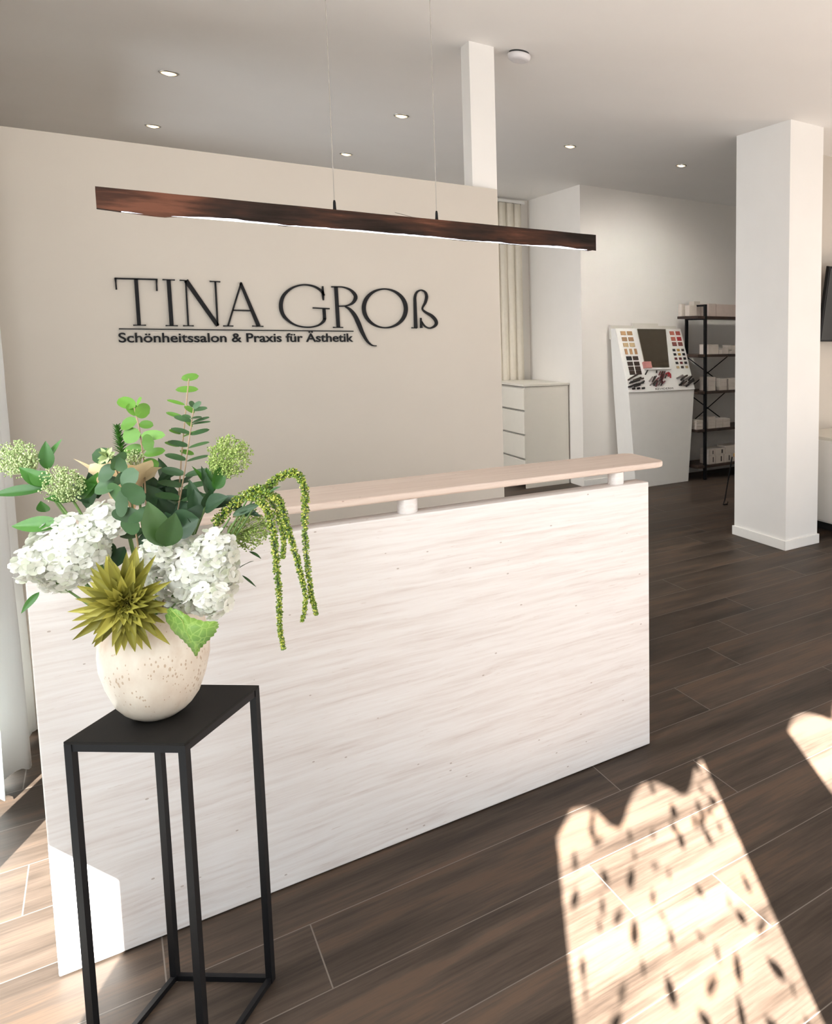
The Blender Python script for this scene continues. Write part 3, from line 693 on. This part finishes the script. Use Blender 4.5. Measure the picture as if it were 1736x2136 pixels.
# top board: three white bottles/boxes between the posts, long rose boxes to the right
carton(px2x(1448), px2x(1463), .115, z4, 4, 'tall narrow white carton, front left,', y=4.25, dy=.08)
carton(px2x(1444), px2x(1452), .13, z4, 4, 'slim pale carton behind the front left one,', y=4.36, dy=.06)
carton(px2x(1464), px2x(1476), .16, z4, 4, 'tall white carton behind the front post,', y=4.30, dy=.10)
carton(px2x(1478), px2x(1493), .135, z4, 4, 'narrow rose carton right of the front post,', 'boxp', dy=.2)
carton(px2x(1494), px2x(1546), .132, z4, 4, 'long rose carton reaching behind the pillar,', 'boxp', dy=.22)
carton(px2x(1478), px2x(1499), .105, z3, 3, 'tall square carton right of the front post,')
for i, (a, b, h) in enumerate(((1500, 1507, .045), (1508, 1520, .066))): carton(px2x(a), px2x(b), h, z3, 3, ('tiny carton beside the tall square one,', 'small carton in the middle,')[i])
carton(px2x(1521), px2x(1526), .03, z3, 3, 'flat small carton left of the right stack,')
carton(px2x(1527), px2x(1546), .045, z3, 3, 'lower carton of the right stack,'); carton(px2x(1525), px2x(1546), .05, z3+.046, 3, 'upper carton of the right stack,', dy=.15)
def stack(a, b, hs, z, brd, name, **kw):
    k = len(hs); nm = {1: ['single'], 2: ['lower', 'upper'], 3: ['lowest', 'middle', 'topmost'], 4: ['lowest', 'second', 'third', 'topmost']}[k]
    for n_, h in zip(nm, hs):
        carton(px2x(a), px2x(b), h-.001, z, brd, n_ + ' carton, ' + name + ' stack,', **kw); z += h
stack(1478, 1493, [.055, .055, .042], z2, 2, 'left')
stack(1502, 1517, [.043, .043, .042], z2, 2, 'centre')
stack(1521, 1546, [.040, .040, .045], z2, 2, 'right')
stack(1453, 1467, [.035, .035, .030], z1, 1, 'far left')
stack(1478, 1493, [.033, .033, .033, .03], z1, 1, 'left')
stack(1494, 1508, [.033, .033, .030], z1, 1, 'centre'); stack(1509, 1524, [.033, .033, .029], z1, 1, 'right')
carton(px2x(1479), px2x(1493), .095, z0, 0, 'lower left carton,', strip=True); carton(px2x(1494), px2x(1511), .095, z0, 0, 'lower centre-left carton,', strip=True)
carton(px2x(1512), px2x(1527), .095, z0, 0, 'lower centre-right carton,', strip=True); carton(px2x(1528), px2x(1543), .095, z0, 0, 'lower right carton,', strip=True)
carton(px2x(1480), px2x(1492), .065, z0+.096, 0, 'upper left carton,', strip=True); carton(px2x(1493), px2x(1514), .068, z0+.096, 0, 'upper middle carton,', strip=True)
carton(px2x(1515), px2x(1546), .085, z0+.096, 0, 'upper right carton,', strip=True)

# ------------------------------------------------------------------ right side: lowboard, television, stool behind the pillar
lo = empty('lowboard', (3.05, 1.7, 0), 'white low cabinet right of the big pillar, cut by the frame', 'cabinet')
MB().box((2.86, 1.0, .085), (3.45, 2.17, .745)).build('carcass', M['white'], lo, bevel=.003)
MB().box((2.853, .99, .745), (3.46, 2.172, .768)).build('top_panel', M['cream'], lo, bevel=.002)
MB().box((2.852, 1.0, .10), (2.86, 1.58, .735)).build('door', M['white'], lo, bevel=.002); MB().box((2.852, 1.59, .10), (2.86, 2.165, .735)).build('door', M['white'], lo, bevel=.002)
MB().box((2.95, 1.05, 0), (3.4, 2.15, .085)).build('plinth', M['dark'], lo)
tv = empty('television', (3.65, 2.15, 1.8), 'black wall television tilted forward right of the pillar', 'television')
a, b = on(1706, 712, 1, 2.10), on(1727, 555, 1, 2.00)
up = Vector((0, b.y-a.y, b.z-a.z)); wv = Vector((1.05, 0, 0)); nn = Vector((0, -up.z, up.y)).normalized()*.5
x0 = a.x
cc = Vector((x0, 2.10, a.z)) + wv*.5 + up*.5
MB().obox(cc - nn.normalized()*(-0.0), wv*.5, up*.5, nn.normalized()*.018).build('housing', M['black'], tv, bevel=.004)
MB().obox(cc + nn.normalized()*.019, wv*.485, up*.475, nn.normalized()*.002).build('screen', M['screen'], tv)
MB().box((cc.x-.15, cc.y+.01, cc.z-.1), (cc.x+.15, 2.188, cc.z+.1)).build('wall_bracket', M['black'], tv)
st = empty('wire_stool', (2.98, 2.9, 0), 'stool with thin black wire legs and amber seat, mostly hidden behind the pillar', 'stool')
st.location.x += .04
for s, t in ((-1, -1), (-1, 1), (1, -1), (1, 1)):
    bx_, by_ = 3.06+s*.21, 2.9+t*.14
    MB().tube([(3.06+s*.13, by_-t*.03, .45), (bx_-s*.02, by_, .05), (bx_, by_, .008), (bx_-s*.05, by_, .006), (bx_-s*.055, by_, .03)], .006, 6).build('leg', M['black'], st)
MB().lathe([(.15, .45), (.17, .46), (.17, .475), (.15, .49)], (3.07, 2.9, 0), 30).build('seat', plain('amber_seat', (.28, .15, .03), .5), st, smooth=True)

# ------------------------------------------------------------------ side table
TZ = .742; tc = [Vector((-1.657, -.369, 0)), Vector((-1.467, -.526, 0)), Vector((-1.309, -.324, 0)), Vector((-1.500, -.165, 0))]
tb = empty('side_table', (-1.483, -.346, 0), 'tall square black metal plant table under the vase', 'table')
ctr = sum(tc, Vector())/4
def inset(p, d): v = (ctr-p); v.normalize(); return p + v*d
tp = MB(); k = tc
tp.prism([(p.x, p.y) for p in k], TZ-.006, TZ).build('tabletop', M['tabletop'], tb, bevel=.001)
ux = (tc[1]-tc[0]).normalized(); uy = (tc[3]-tc[0]).normalized(); hw = .0075
def bar(a, b, za, zb):
    d = (b-a).normalized(); s_ = Vector((-d.y, d.x, 0))
    return MB().obox(Vector(((a.x+b.x)/2, (a.y+b.y)/2, (za+zb)/2)), (b-a)*.5, s_*hw*.8, Vector((0, 0, (zb-za)/2)))
ins = [inset(p, hw*1.42) for p in tc]
for p in ins: MB().obox(Vector((p.x, p.y, (TZ-.006)/2)), ux*hw, uy*hw, Vector((0, 0, (TZ-.006)/2))).build('leg', M['black'], tb)
for i in range(4):
    a, b = ins[i], ins[(i+1) % 4]; d = (b-a).normalized()*hw
    bar(a+d, b-d, TZ-.0215, TZ-.0065).build('top_rail', M['black'], tb); bar(a+d, b-d, .0, .013).build('foot_rail', M['black'], tb)

# ------------------------------------------------------------------ vase
VC = Vector((-1.499, -.346, TZ))
vz = MB().lathe([(0.0, 0.0), (0.0359, 0.0), (0.0418, 0.004), (0.0518, 0.011), (0.0618, 0.021), (0.0747, 0.04), (0.0885, 0.08), (0.0973, 0.12), (0.0985, 0.15), (0.0956, 0.18), (0.0885, 0.21), (0.0802, 0.232), (0.076, 0.24), (0.0718, 0.24), (0.0735, 0.228), (0.0835, 0.19), (0.0877, 0.14), (0.0668, 0.05), (0.0, 0.03)], VC, 64, cap=False)
va = vz.build('vase', M['vase'], smooth=True)
tag(va, 'round cream travertine vase on the black side table', 'vase')

# ------------------------------------------------------------------ flowers
VD = (VC - CAM).dot(AF) - .003
def P(px, py, d=0.0): return CAM + ray(px, py)*(VD + d)
TOC = (CAM - VC - Vector((0, 0, .3))).normalized()
MOUTH = VC + Vector((0, 0, .235))
def pathto(p, bend=.3, ox=0, n=8, start=None):
    """stem from inside the vase to p"""
    b = (start or (VC + Vector((ox*.25, 0, .12)))); p = Vector(p); c = Vector((b.x*(1-bend)+p.x*bend, b.y*(1-bend)+p.y*bend, max(MOUTH.z, b.z+(p.z-b.z)*.6)))
    return [b*(1-t)**2 + c*2*t*(1-t) + p*t*t for t in [i/n for i in range(n+1)]]
def rv(r): return Vector((r.uniform(-1, 1), r.uniform(-1, 1), r.uniform(-1, 1)))

def hydrangea(name_label, cpx, cpy, rx, ry, d, tilt, nfl, seed, extra=()):
    r = random.Random(seed)
    root = empty('hydrangea', VC + Vector((0, 0, .1)), name_label, 'flower')
    c = P(cpx, cpy, d+.05); k = VD/FPX
    ca, sa = math.cos(tilt), math.sin(tilt)
    E1 = (AX*ca + AD*sa); E2 = (-AX*sa + AD*ca)
    hd = MB(); a, b = rx*k, ry*k; dp = min(a, b)*.8
    blobs = [(c, a, b, dp, nfl)] + [(P(x, y, dd), q1*k, q2*k, min(q1, q2)*k*.8, nn_) for x, y, dd, q1, q2, nn_ in extra]
    for (c0, a0, b0, d0, cnt) in blobs:
        hd.ball(c0, min(a0, b0)*.6, 12, 8)
        cnt = int(cnt*1.6)
        for i in range(cnt):
            zz = 1-1.35*(i+.5)/cnt; ph = i*2.39996 + r.uniform(-.25, .25); rr_ = math.sqrt(max(0, 1-zz*zz))
            n = (E1*(rr_*math.cos(ph)) + E2*(rr_*math.sin(ph)) + TOC*zz)
            pos = c0 + E1*(rr_*math.cos(ph)*a0*.9) + E2*(rr_*math.sin(ph)*b0*.9) + TOC*(zz*d0)
            n = (n + rv(r)*.38).normalized(); pos = pos + n*r.uniform(-.010, .006)
            t1 = n.cross(rv(r)).normalized(); t2 = n.cross(t1)
            R_ = r.uniform(.012, .0165)
            for q in range(4):
                an = q*PI/2 + r.uniform(-.15, .15); dd_ = (t1*math.cos(an)+t2*math.sin(an))
                tipv = pos + dd_*R_ + n*R_*r.uniform(.05, .4)
                hd.leaf(pos + dd_*.0015, tipv, n, R_*1.12, 'round', .12, -.18, 5, 4, .04)
    hd.build('flower_head', M['hyd'], root, smooth=True)
    MB().tube(pathto(c + AD*b*.3, .6), .0035, 7).build('stem', M['stem'], root)
    return root
h1 = hydrangea('white hydrangea head at the left of the bouquet', 140, 1152, 98, 78, -.06, -.62, 115, 5, [(225, 1085, -.02, 40, 36, 26), (62, 1178, -.05, 34, 30, 22)])
h2 = hydrangea('white hydrangea head at the right, above the vase rim', 402, 1200, 98, 78, -.08, .25, 115, 6, [(325, 1160, -.07, 36, 34, 22), (445, 1150, -.05, 46, 40, 28), (432, 1250, -.08, 44, 36, 24)])

# olive spider chrysanthemum
mum = empty('spider_chrysanthemum', VC + Vector((0, 0, .1)), 'olive green spiky chrysanthemum hanging over the front vase rim', 'flower')
r = random.Random(9); pm_ = MB(); c = P(262, 1258, -.125); kk = VD/FPX
fwd = (TOC + AD*.12 - AX*.05).normalized()
for layer, (cnt, ln, out, wd) in enumerate(((20, 92, .05, 17), (24, 80, .35, 17), (24, 64, .75, 16), (22, 48, 1.2, 14), (18, 34, 2.0, 11), (12, 24, 4.0, 9))):
    for i in range(cnt):
        an = 2*PI*(i+.5*(layer % 2))/cnt + r.uniform(-.15, .15)
        rad = AX*math.cos(an) + AD*math.sin(an)
        dr_ = (rad + fwd*out*r.uniform(.6, 1.4)).normalized(); L = ln*kk*r.uniform(.75, 1.15)
        if math.sin(an) > .3: dr_ = (dr_ + AD*.12).normalized()
        b0 = c + rad*.008 + fwd*(.006*layer)
        pm_.leaf(b0, b0 + dr_*L, (fwd + rad*-.2), wd*kk*r.uniform(.8, 1.15), 'leaf', .7, .10, 7, 4)
for (x, y, wd) in ((222, 1160, 26), (285, 1140, 24), (300, 1165, 20), (210, 1215, 16), (145, 1315, 10), (355, 1345, 15), (196, 1350, 16), (282, 1360, 18), (150, 1295, 14), (345, 1300, 15)):
    e = P(x, y, -.10 - r.uniform(0, .03)); pm_.leaf(c + (e-c)*.2, e, fwd, wd*kk, 'leaf', .6, .12, 8, 4)
pm_.ball(c + fwd*.022, .013, 10, 7)
for i in range(30):
    an = i*2.4; rad = AX*math.cos(an) + AD*math.sin(an); b0 = c + fwd*.03; pm_.leaf(b0, b0 + (fwd*1.2 + rad*(.15+.02*i)).normalized()*.022, rad*-1, .009, 'leaf', .5, .1, 5, 2)
pm_.build('flower_head', M['mum'], mum, smooth=True)
MB().tube(pathto(c + AF*.04, .7, n=10), .004, 7).build('stem', M['stem'], mum)

# cream lily trumpet
ly = empty('trumpet_lily', VC + Vector((0, 0, .1)), 'cream trumpet lily with pointed petals behind the eucalyptus', 'flower')
tr = MB(); throat = P(262, 1085, .06); rimc = P(255, 975, .03)
tips = [(153, 957, -.02), (316, 960, -.02), (230, 955, .12), (300, 1000, .10), (215, 990, -.06)]
n = 15; rings = 8; vs = []; fs = []
ex = AX; ez = (AF*.9 + AD*.2).normalized()
for k in range(rings+1):
    t = k/rings; cc_ = throat.lerp(rimc, t); rr_ = .016 + .042*t**1.8
    for i in range(n):
        a = 2*PI*i/n; flare = 0
        if k >= rings-1: flare = .030*max(0, math.cos(a*2.5))**2 if k == rings else .01
        vs.append(cc_ + (ex*math.cos(a) + ez*math.sin(a))*(rr_+flare))
for k in range(rings):
    for i in range(n): j = (i+1) % n; fs.append((k*n+i, k*n+j, (k+1)*n+j, (k+1)*n+i))
tr.add(vs, fs)
for x, y, dd in tips:
    e = P(x, y, dd); b0 = throat.lerp(rimc, .45) + (e-rimc)*.25
    tr.leaf(b0, e, (0, 0, 1), .058, 'leaf', .35, .22, 9, 4)
tr.build('flower_head', M['trum'], ly, smooth=True)
MB().tube(pathto(throat, .5), .004, 7).build('stem', M['stem'], ly)

# eucalyptus: stems with paired leaves
def eucalyptus(label, stem, leaves, mat, shape='round', smat='bstem', wr=.8):
    root = empty('eucalyptus_stem', VC + Vector((0, 0, .1)), label, 'foliage')
    sp = [P(*s) for s in stem]
    full = pathto(sp[0], .5, n=6)[:-1] + sp
    MB().tube(full, .0022, 6, .0012).build('stem', M[smat], root)
    lf = MB(); r = random.Random(len(leaves)*7)
    for L in leaves:
        x0, y0_, x1, y1_, wd = L[:5]; d0 = L[5] if len(L) > 5 else stem[0][2]
        a = P(x0, y0_, d0); b = P(x1, y1_, d0 + r.uniform(-.02, .02))
        nm = L[6] if len(L) > 6 else None
        nn_ = (Vector((0, 0, 1)) + TOC*r.uniform(.5, .9)) if nm is None else (TOC*nm + Vector((0, 0, 1))*(1-nm))
        lf.leaf(a, b, nn_ + rv(r)*.15, wd*kk, shape, .12, .06, 9, 6)
    lf.build('leaves', M[mat], root, smooth=True)
    return root
eucalyptus('upright eucalyptus sprig with bright round leaves, left of the tallest one', [(305, 1060, .04), (300, 960, .03), (290, 890, .02), (280, 850, .02)],
    [(282, 850, 247, 832, 26, .02, .9), (282, 852, 312, 862, 34, .02, .9), (288, 868, 268, 842, 22, .02, .7), (286, 880, 252, 888, 30, .02, .9), (290, 884, 320, 888, 20, .02, .8), (285, 845, 296, 830, 14, .02, .7),
     (294, 905, 256, 912, 34, .02, .9), (294, 908, 345, 908, 22, .02, .8), (296, 925, 322, 922, 36, .0, .95), (300, 948, 345, 940, 22, .02, .7), (298, 938, 258, 940, 28, .03, .8), (300, 960, 330, 975, 24, .03, .6)], 'eucl', 'round')
eucalyptus('tallest eucalyptus sprig with two bright round leaves at its tip', [(372, 1055, .05), (378, 960, .05), (388, 850, .05), (394, 790, .05)],
    [(378, 790, 415, 784, 17, .05, .8), (366, 813, 414, 812, 16, .05, .8), (386, 845, 348, 834, 9, .05, .6), (386, 846, 405, 862, 12, .05, .6), (384, 872, 346, 860, 10, .05, .6), (384, 874, 402, 890, 11, .05, .6),
     (378, 905, 352, 897, 12, .05, .6), (380, 912, 410, 900, 12, .05, .6), (374, 932, 344, 922, 12, .05, .6), (375, 940, 405, 948, 14, .05, .6)], 'eucl', 'round')
lv_ = []
for i, y in enumerate((880, 905, 932, 960, 990, 1016, 1042)):
    xs = 402 - (y-860)*.13; s = 1 + i*.09
    lv_ += [(xs, y, xs-36*s, y-12, 14*s, .03, .55), (xs, y+2, xs+38*s, y-9, 13*s, .03, .5)]
eucalyptus('slim eucalyptus sprig with a pale budding tip, right of the tallest one', [(372, 1060, .03), (385, 985, .03), (397, 900, .03), (404, 852, .03)],
    lv_ + [(403, 855, 433, 852, 12, .03, .7), (403, 852, 420, 838, 12, .03, .8), (403, 850, 398, 836, 10, .03, .7), (398, 872, 421, 871, 10, .03, .6), (398, 872, 380, 866, 10, .03, .6), (400, 885, 440, 880, 9, .03, .6)], 'euc', 'round')
eucalyptus('drooping silver-green eucalyptus with large round leaves in the middle', [(285, 1120, -.02), (272, 1050, -.05), (245, 985, -.07), (232, 950, -.07)],
    [(235, 955, 192, 948, 34, -.07, .8), (236, 955, 256, 968, 42, -.08, .9), (236, 975, 262, 962, 38, -.08, .8), (240, 985, 205, 990, 40, -.08, .8), (245, 990, 262, 1000, 40, -.08, .8), (248, 1010, 198, 1018, 42, -.08, .75), (252, 1012, 290, 985, 42, -.085, .8),
     (256, 1020, 232, 1035, 44, -.09, .9), (262, 1040, 298, 1018, 50, -.095, .95), (268, 1050, 240, 1052, 52, -.095, .9), (272, 1058, 262, 1090, 52, -.09, .9), (280, 1068, 305, 1082, 46, -.09, .8), (285, 1082, 262, 1110, 38, -.07, .8)], 'euc', 'round')
bt = MB()
for i in range(26): bt.leaf(P(224, 950, -.085), P(224, 950, -.09) + rv(rnd)*.018, TOC, .008, 'leaf', .3, .1, 4, 2)
ob_ = bt.build('bud_tip', M['umbp'], bpy.data.objects['eucalyptus_stem.003'], smooth=True)

# dense dark foliage filling the middle
def foliage(label, base, leaves, mat, smat='stem', shape='leaf', cat='foliage', nm='leafy_branch', extra_stem=None):
    root = empty(nm, VC + Vector((0, 0, .1)), label, cat)
    b = P(*base); MB().tube(pathto(b, .5), .003, 6, .002).build('stem', M[smat], root)
    lf = MB(); r = random.Random(len(leaves)*13+int(base[0]))
    for L in leaves:
        x0, y0_, x1, y1_, wd = L[:5]; d0 = L[5] if len(L) > 5 else base[2]
        f = L[6] if len(L) > 6 else .6
        lf.leaf(P(x0, y0_, d0), P(x1, y1_, d0 - r.uniform(0, .03)), TOC*f + Vector((0, 0, 1))*(1-f) + rv(r)*.2, wd*kk, shape, .3, .10, 10, 6)
    lf.build('leaves', M[mat], root, smooth=True)
    return root
foliage('dark broad leaves packed behind the flowers in the middle of the bouquet', (330, 1060, .05),
    [(330, 1050, 305, 985, 34, .06), (345, 1050, 345, 975, 30, .08), (355, 1040, 425, 1030, 34, .06), (330, 1020, 400, 1005, 30, .07), (340, 1060, 300, 1010, 36, .05), (350, 1070, 410, 1060, 40, .04), (360, 1090, 330, 1040, 40, .03),
     (380, 1075, 345, 1000, 26, .08), (330, 1000, 375, 985, 22, .07), (310, 1080, 355, 1110, 44, -.02), (300, 1110, 250, 1120, 40, .02), (330, 1130, 290, 1160, 36, .02), (350, 1010, 330, 955, 22, .09), (370, 1020, 415, 985, 22, .08),
     (180, 1060, 205, 985, 34, .05), (195, 1050, 150, 1010, 30, .05), (205, 1040, 185, 985, 30, .06), (300, 1050, 262, 1000, 30, .04), (400, 1075, 440, 1025, 26, .06), (230, 1130, 215, 1175, 30, .02), (260, 1140, 240, 1185, 30, .02), (300, 1150, 320, 1100, 34, .02)], 'leafd')
foliage('large green hydrangea leaf in the centre between the white flowers', (330, 1130, -.06),
    [(340, 1140, 308, 1046, 46, -.10, .9), (345, 1140, 366, 1070, 44, -.10, .9)], 'leafm', nm='leafy_branch')
foliage('dark glossy leaf spray arching right towards the green tassels', (415, 1080, -.02),
    [(415, 1082, 350, 1108, 62, -.04, .8), (420, 1078, 388, 1065, 40, -.02, .7), (428, 1062, 476, 1036, 40, -.02, .8), (430, 1058, 520, 1040, 30, -.02, .7), (428, 1060, 440, 1020, 24, 0, .7), (415, 1082, 405, 1020, 34, .0, .6),
     (440, 1040, 420, 972, 16, 0, .7), (440, 1035, 430, 990, 18, 0, .7), (415, 1070, 395, 1000, 26, .02, .6), (470, 1045, 520, 1080, 20, -.02, .6), (500, 1060, 545, 1078, 14, -.02, .6), (360, 1110, 345, 1068, 40, -.05, .8)], 'leafd')
foliage('two pointed dark leaves below the right hand umbel', (440, 1030, 0), [(445, 1030, 400, 972, 14, 0, .6), (447, 1025, 430, 975, 22, 0, .7), (448, 1020, 470, 985, 24, -.01, .8), (450, 1012, 455, 970, 20, -.01, .8)], 'leaf')
# bright leaves on the left
foliage('bright green leaves spreading left under the pale umbels', (110, 1030, -.02),
    [(95, 1015, 40, 975, 30, -.03, .8), (95, 1020, -20, 1033, 26, -.03, .6), (100, 980, 95, 920, 26, 0, .9), (95, 968, 130, 915, 14, .01, .6), (105, 1010, 60, 985, 34, -.03, .8), (155, 1045, 95, 1040, 30, -.02, .5), (95, 1068, 85, 1045, 22, 0, .8), (130, 1095, 24, 1098, 36, -.03, .8), (175, 1040, 205, 985, 26, .0, .7), (190, 1035, 160, 990, 26, .03, .8), (170, 1035, 200, 1010, 30, .0, .7)], 'leaf')
foliage('single narrow leaf hanging below the left hydrangea', (90, 1200, -.02), [(82, 1235, 44, 1280, 14, -.04, .7)], 'leaf')
hl = foliage('serrated veined leaf hanging over the right vase shoulder', (365, 1260, -.09), [], 'leaf')
for ch_ in list(hl.children):
    if ch_.name.startswith('leaves'): bpy.data.objects.remove(ch_)
lm_ = MB(); outl = [(352, 1268), (345, 1290), (362, 1318), (382, 1335), (398, 1352), (409, 1370), (418, 1352), (432, 1338), (448, 1322), (456, 1304), (452, 1296), (425, 1296), (398, 1288), (372, 1272)]
cen = P(398, 1312, -.145); vs = [cen]; K = 0; fs = []
den = []
for i in range(len(outl)):
    a, b = outl[i], outl[(i+1) % len(outl)]
    for k in range(4):
        t = k/4; x = a[0]+(b[0]-a[0])*t; y = a[1]+(b[1]-a[1])*t
        s = 1.05 if k % 2 else .98
        den.append((398+(x-398)*s, 1312+(y-1312)*s))
for f in (.5, 1.0):
    for x, y in den: vs.append(P(398+(x-398)*f, 1312+(y-1312)*f, -.140 + .025*f*abs((x-398)*.6-(y-1312)*.4)/50))
n = len(den)
for i in range(n): j = (i+1) % n; fs += [(0, 1+i, 1+j), (1+i, 1+n+i, 1+n+j, 1+j)]
lm_.add(vs, fs).build('leaf_blade', M['hleaf'], hl, smooth=True, thick=.0006)
mb_ = MB().tube([P(356, 1270, -.135), P(380, 1295, -.142), P(409, 1366, -.13)], .0011, 5, .0005); mb_.build('midrib', M['umb'], hl)

# umbels (viburnum-like clusters)
def umbel(label, cx, cy, rx, ry, d, cnt, mat, basept, seed):
    root = empty('green_umbel', VC + Vector((0, 0, .1)), label, 'flower')
    r = random.Random(seed); b = P(basept[0], basept[1], d+.02)
    MB().tube(pathto(b, .5), .0025, 6).build('stem', M['stem'], root)
    um = MB()
    for i in range(cnt):
        a = r.uniform(0, 2*PI); q = math.sqrt(r.random()); z = math.sqrt(max(0, 1-q*q))*r.choice((1, 1, -.5))
        e = P(cx + rx*q*math.cos(a), cy + ry*q*math.sin(a), d - z*min(rx, ry)*kk*.8)
        m_ = b.lerp(e, .55) + rv(r)*.004
        if i % 2 == 0: um.tube([b, m_, e], .0007, 4)
        for j in range(4): um.ball(e + rv(r)*.0065, r.uniform(.0012, .0024), 5, 3)
    um.build('flower_cluster', M[mat], root, smooth=False)
    return root
umbel('pale green umbel touching the left edge of the picture', 38, 958, 44, 38, .0, 190, 'umbp', (70, 985), 31)
umbel('pale green umbel above the left white hydrangea', 130, 1010, 46, 36, -.03, 170, 'umbp', (150, 1040), 32)
umbel('round yellow-green umbel at the upper right of the bouquet', 478, 953, 44, 42, .0, 230, 'umb', (445, 1010), 33)
umbel('loose green umbel behind the tassels, right of the white hydrangea', 518, 1105, 42, 44, .02, 190, 'umb', (480, 1120), 34)
umbel('tiny cream flower cluster between the upright eucalyptus and the lily', 278, 950, 20, 10, .03, 50, 'umbp', (285, 985), 35)

# spiky bud head
bs = empty('spiky_bud_stem', VC + Vector((0, 0, .1)), 'spiky green bud spike beside the upright round-leaved eucalyptus', 'foliage')
MB().tube(pathto(P(258, 955, .05), .5), .0025, 6).build('stem', M['stem'], bs)
sb = MB(); r = random.Random(4)
for i in range(90):
    t = i/90; cpt = P(256 - 12*t, 950 - 58*t, .05); a = i*2.4; o_ = (AX*math.cos(a) + AF*math.sin(a))
    sb.leaf(cpt, cpt + o_*(.020*(1-t*.55)) + Vector((0, 0, .012)), -o_ + Vector((0, 0, 1)), .0045, 'leaf', .3, .1, 4, 2)
sb.build('spike', M['leaf'], bs)

# hanging amaranth tassels
def amaranth(label, pts, wid, seed, cat='flower'):
    root = empty('hanging_amaranth', VC + Vector((0, 0, .1)), label, cat)
    r = random.Random(seed); sp = []
    Q = [(*p, 0) if len(p) == 2 else p for p in pts]
    K = len(Q)
    g = lambda i: Q[max(0, min(K-1, i))]
    for i in range(K-1):
        a, b, c_, d_ = g(i-1), g(i), g(i+1), g(i+2)
        for k in range(10):
            t = k/10; sp.append([.5*((2*b[j]) + (-a[j]+c_[j])*t + (2*a[j]-5*b[j]+4*c_[j]-d_[j])*t*t + (-a[j]+3*b[j]-3*c_[j]+d_[j])*t**3) for j in range(3)])
    sp.append(list(Q[-1])); W3 = [P(*q) for q in sp]
    MB().tube(pathto(W3[0], .6) [:-1] + W3[:4], .0022, 6, .0018).build('stem', M['stem'], root)
    MB().tube(W3, .0028, 6, .001).build('tassel_core', M['leafd'], root)
    tm = MB(); n = len(W3)
    tot = sum((W3[i+1]-W3[i]).length for i in range(n-1)); cnt = int(tot*3600)
    for i in range(cnt):
        t = i/cnt*(n-1); a = int(t); p = W3[a].lerp(W3[min(a+1, n-1)], t-a); tan = (W3[min(a+1, n-1)]-W3[a]).normalized()
        o_ = tan.cross(rv(r)).normalized(); ww = wid*kk*.5*(1-.62*(i/cnt)**1.4)*r.uniform(.3, .85)
        s_ = r.uniform(.0014, .0027)
        c0 = p + o_*ww
        e1 = (o_ + rv(r)*.7).normalized(); e2 = e1.cross(rv(r)).normalized(); e3 = e1.cross(e2)
        tm.add([c0+e1*s_*1.3, c0-e1*s_, c0+e2*s_, c0-e2*s_, c0+e3*s_, c0-e3*s_], [(0, 2, 4), (0, 4, 3), (0, 3, 5), (0, 5, 2), (1, 4, 2), (1, 3, 4), (1, 5, 3), (1, 2, 5)])
    tm.build('pellets', M['ama'], root)
    return root
amaranth('rightmost hanging green amaranth tassel', [(556, 1018, -.03), (580, 998, -.05), (610, 985, -.06), (630, 1003, -.06), (637, 1040, -.06), (636, 1100, -.06), (642, 1180, -.06), (650, 1240, -.06), (660, 1283, -.06)], 22, 41)
amaranth('second hanging amaranth tassel from the right, ending beside the rightmost', [(540, 1022, -.05), (562, 1030, -.07), (585, 1048, -.07), (597, 1090, -.07), (612, 1140, -.07), (628, 1200, -.07), (638, 1250, -.07), (630, 1297, -.07)], 20, 42)
amaranth('longest amaranth tassel, reaching lowest on the left of the three', [(520, 1035, -.06), (545, 1045, -.08), (563, 1080, -.08), (572, 1130, -.08), (578, 1190, -.08), (583, 1260, -.08), (584, 1310, -.08), (592, 1355, -.08)], 21, 43)
amaranth('short thick amaranth clump where the tassels start', [(450, 1090, -.02), (470, 1068, -.03), (495, 1045, -.04), (520, 1028, -.05), (545, 1018, -.05), (560, 1035, -.04), (580, 1075, -.02), (592, 1120, -.01), (590, 1165, -.01)], 26, 44)
foliage('narrow grey-green leaves among the amaranth tassels', (480, 1080, -.03), [(560, 1030, 586, 1015, 9, -.07, .8), (485, 1075, 545, 1052, 16, -.06, .8), (545, 1050, 490, 1070, 12, -.05, .8), (520, 1150, 545, 1166, 8, 0, .7), (500, 1185, 530, 1170, 10, .0, .6), (505, 1200, 535, 1225, 5, 0, .6)], 'euc')
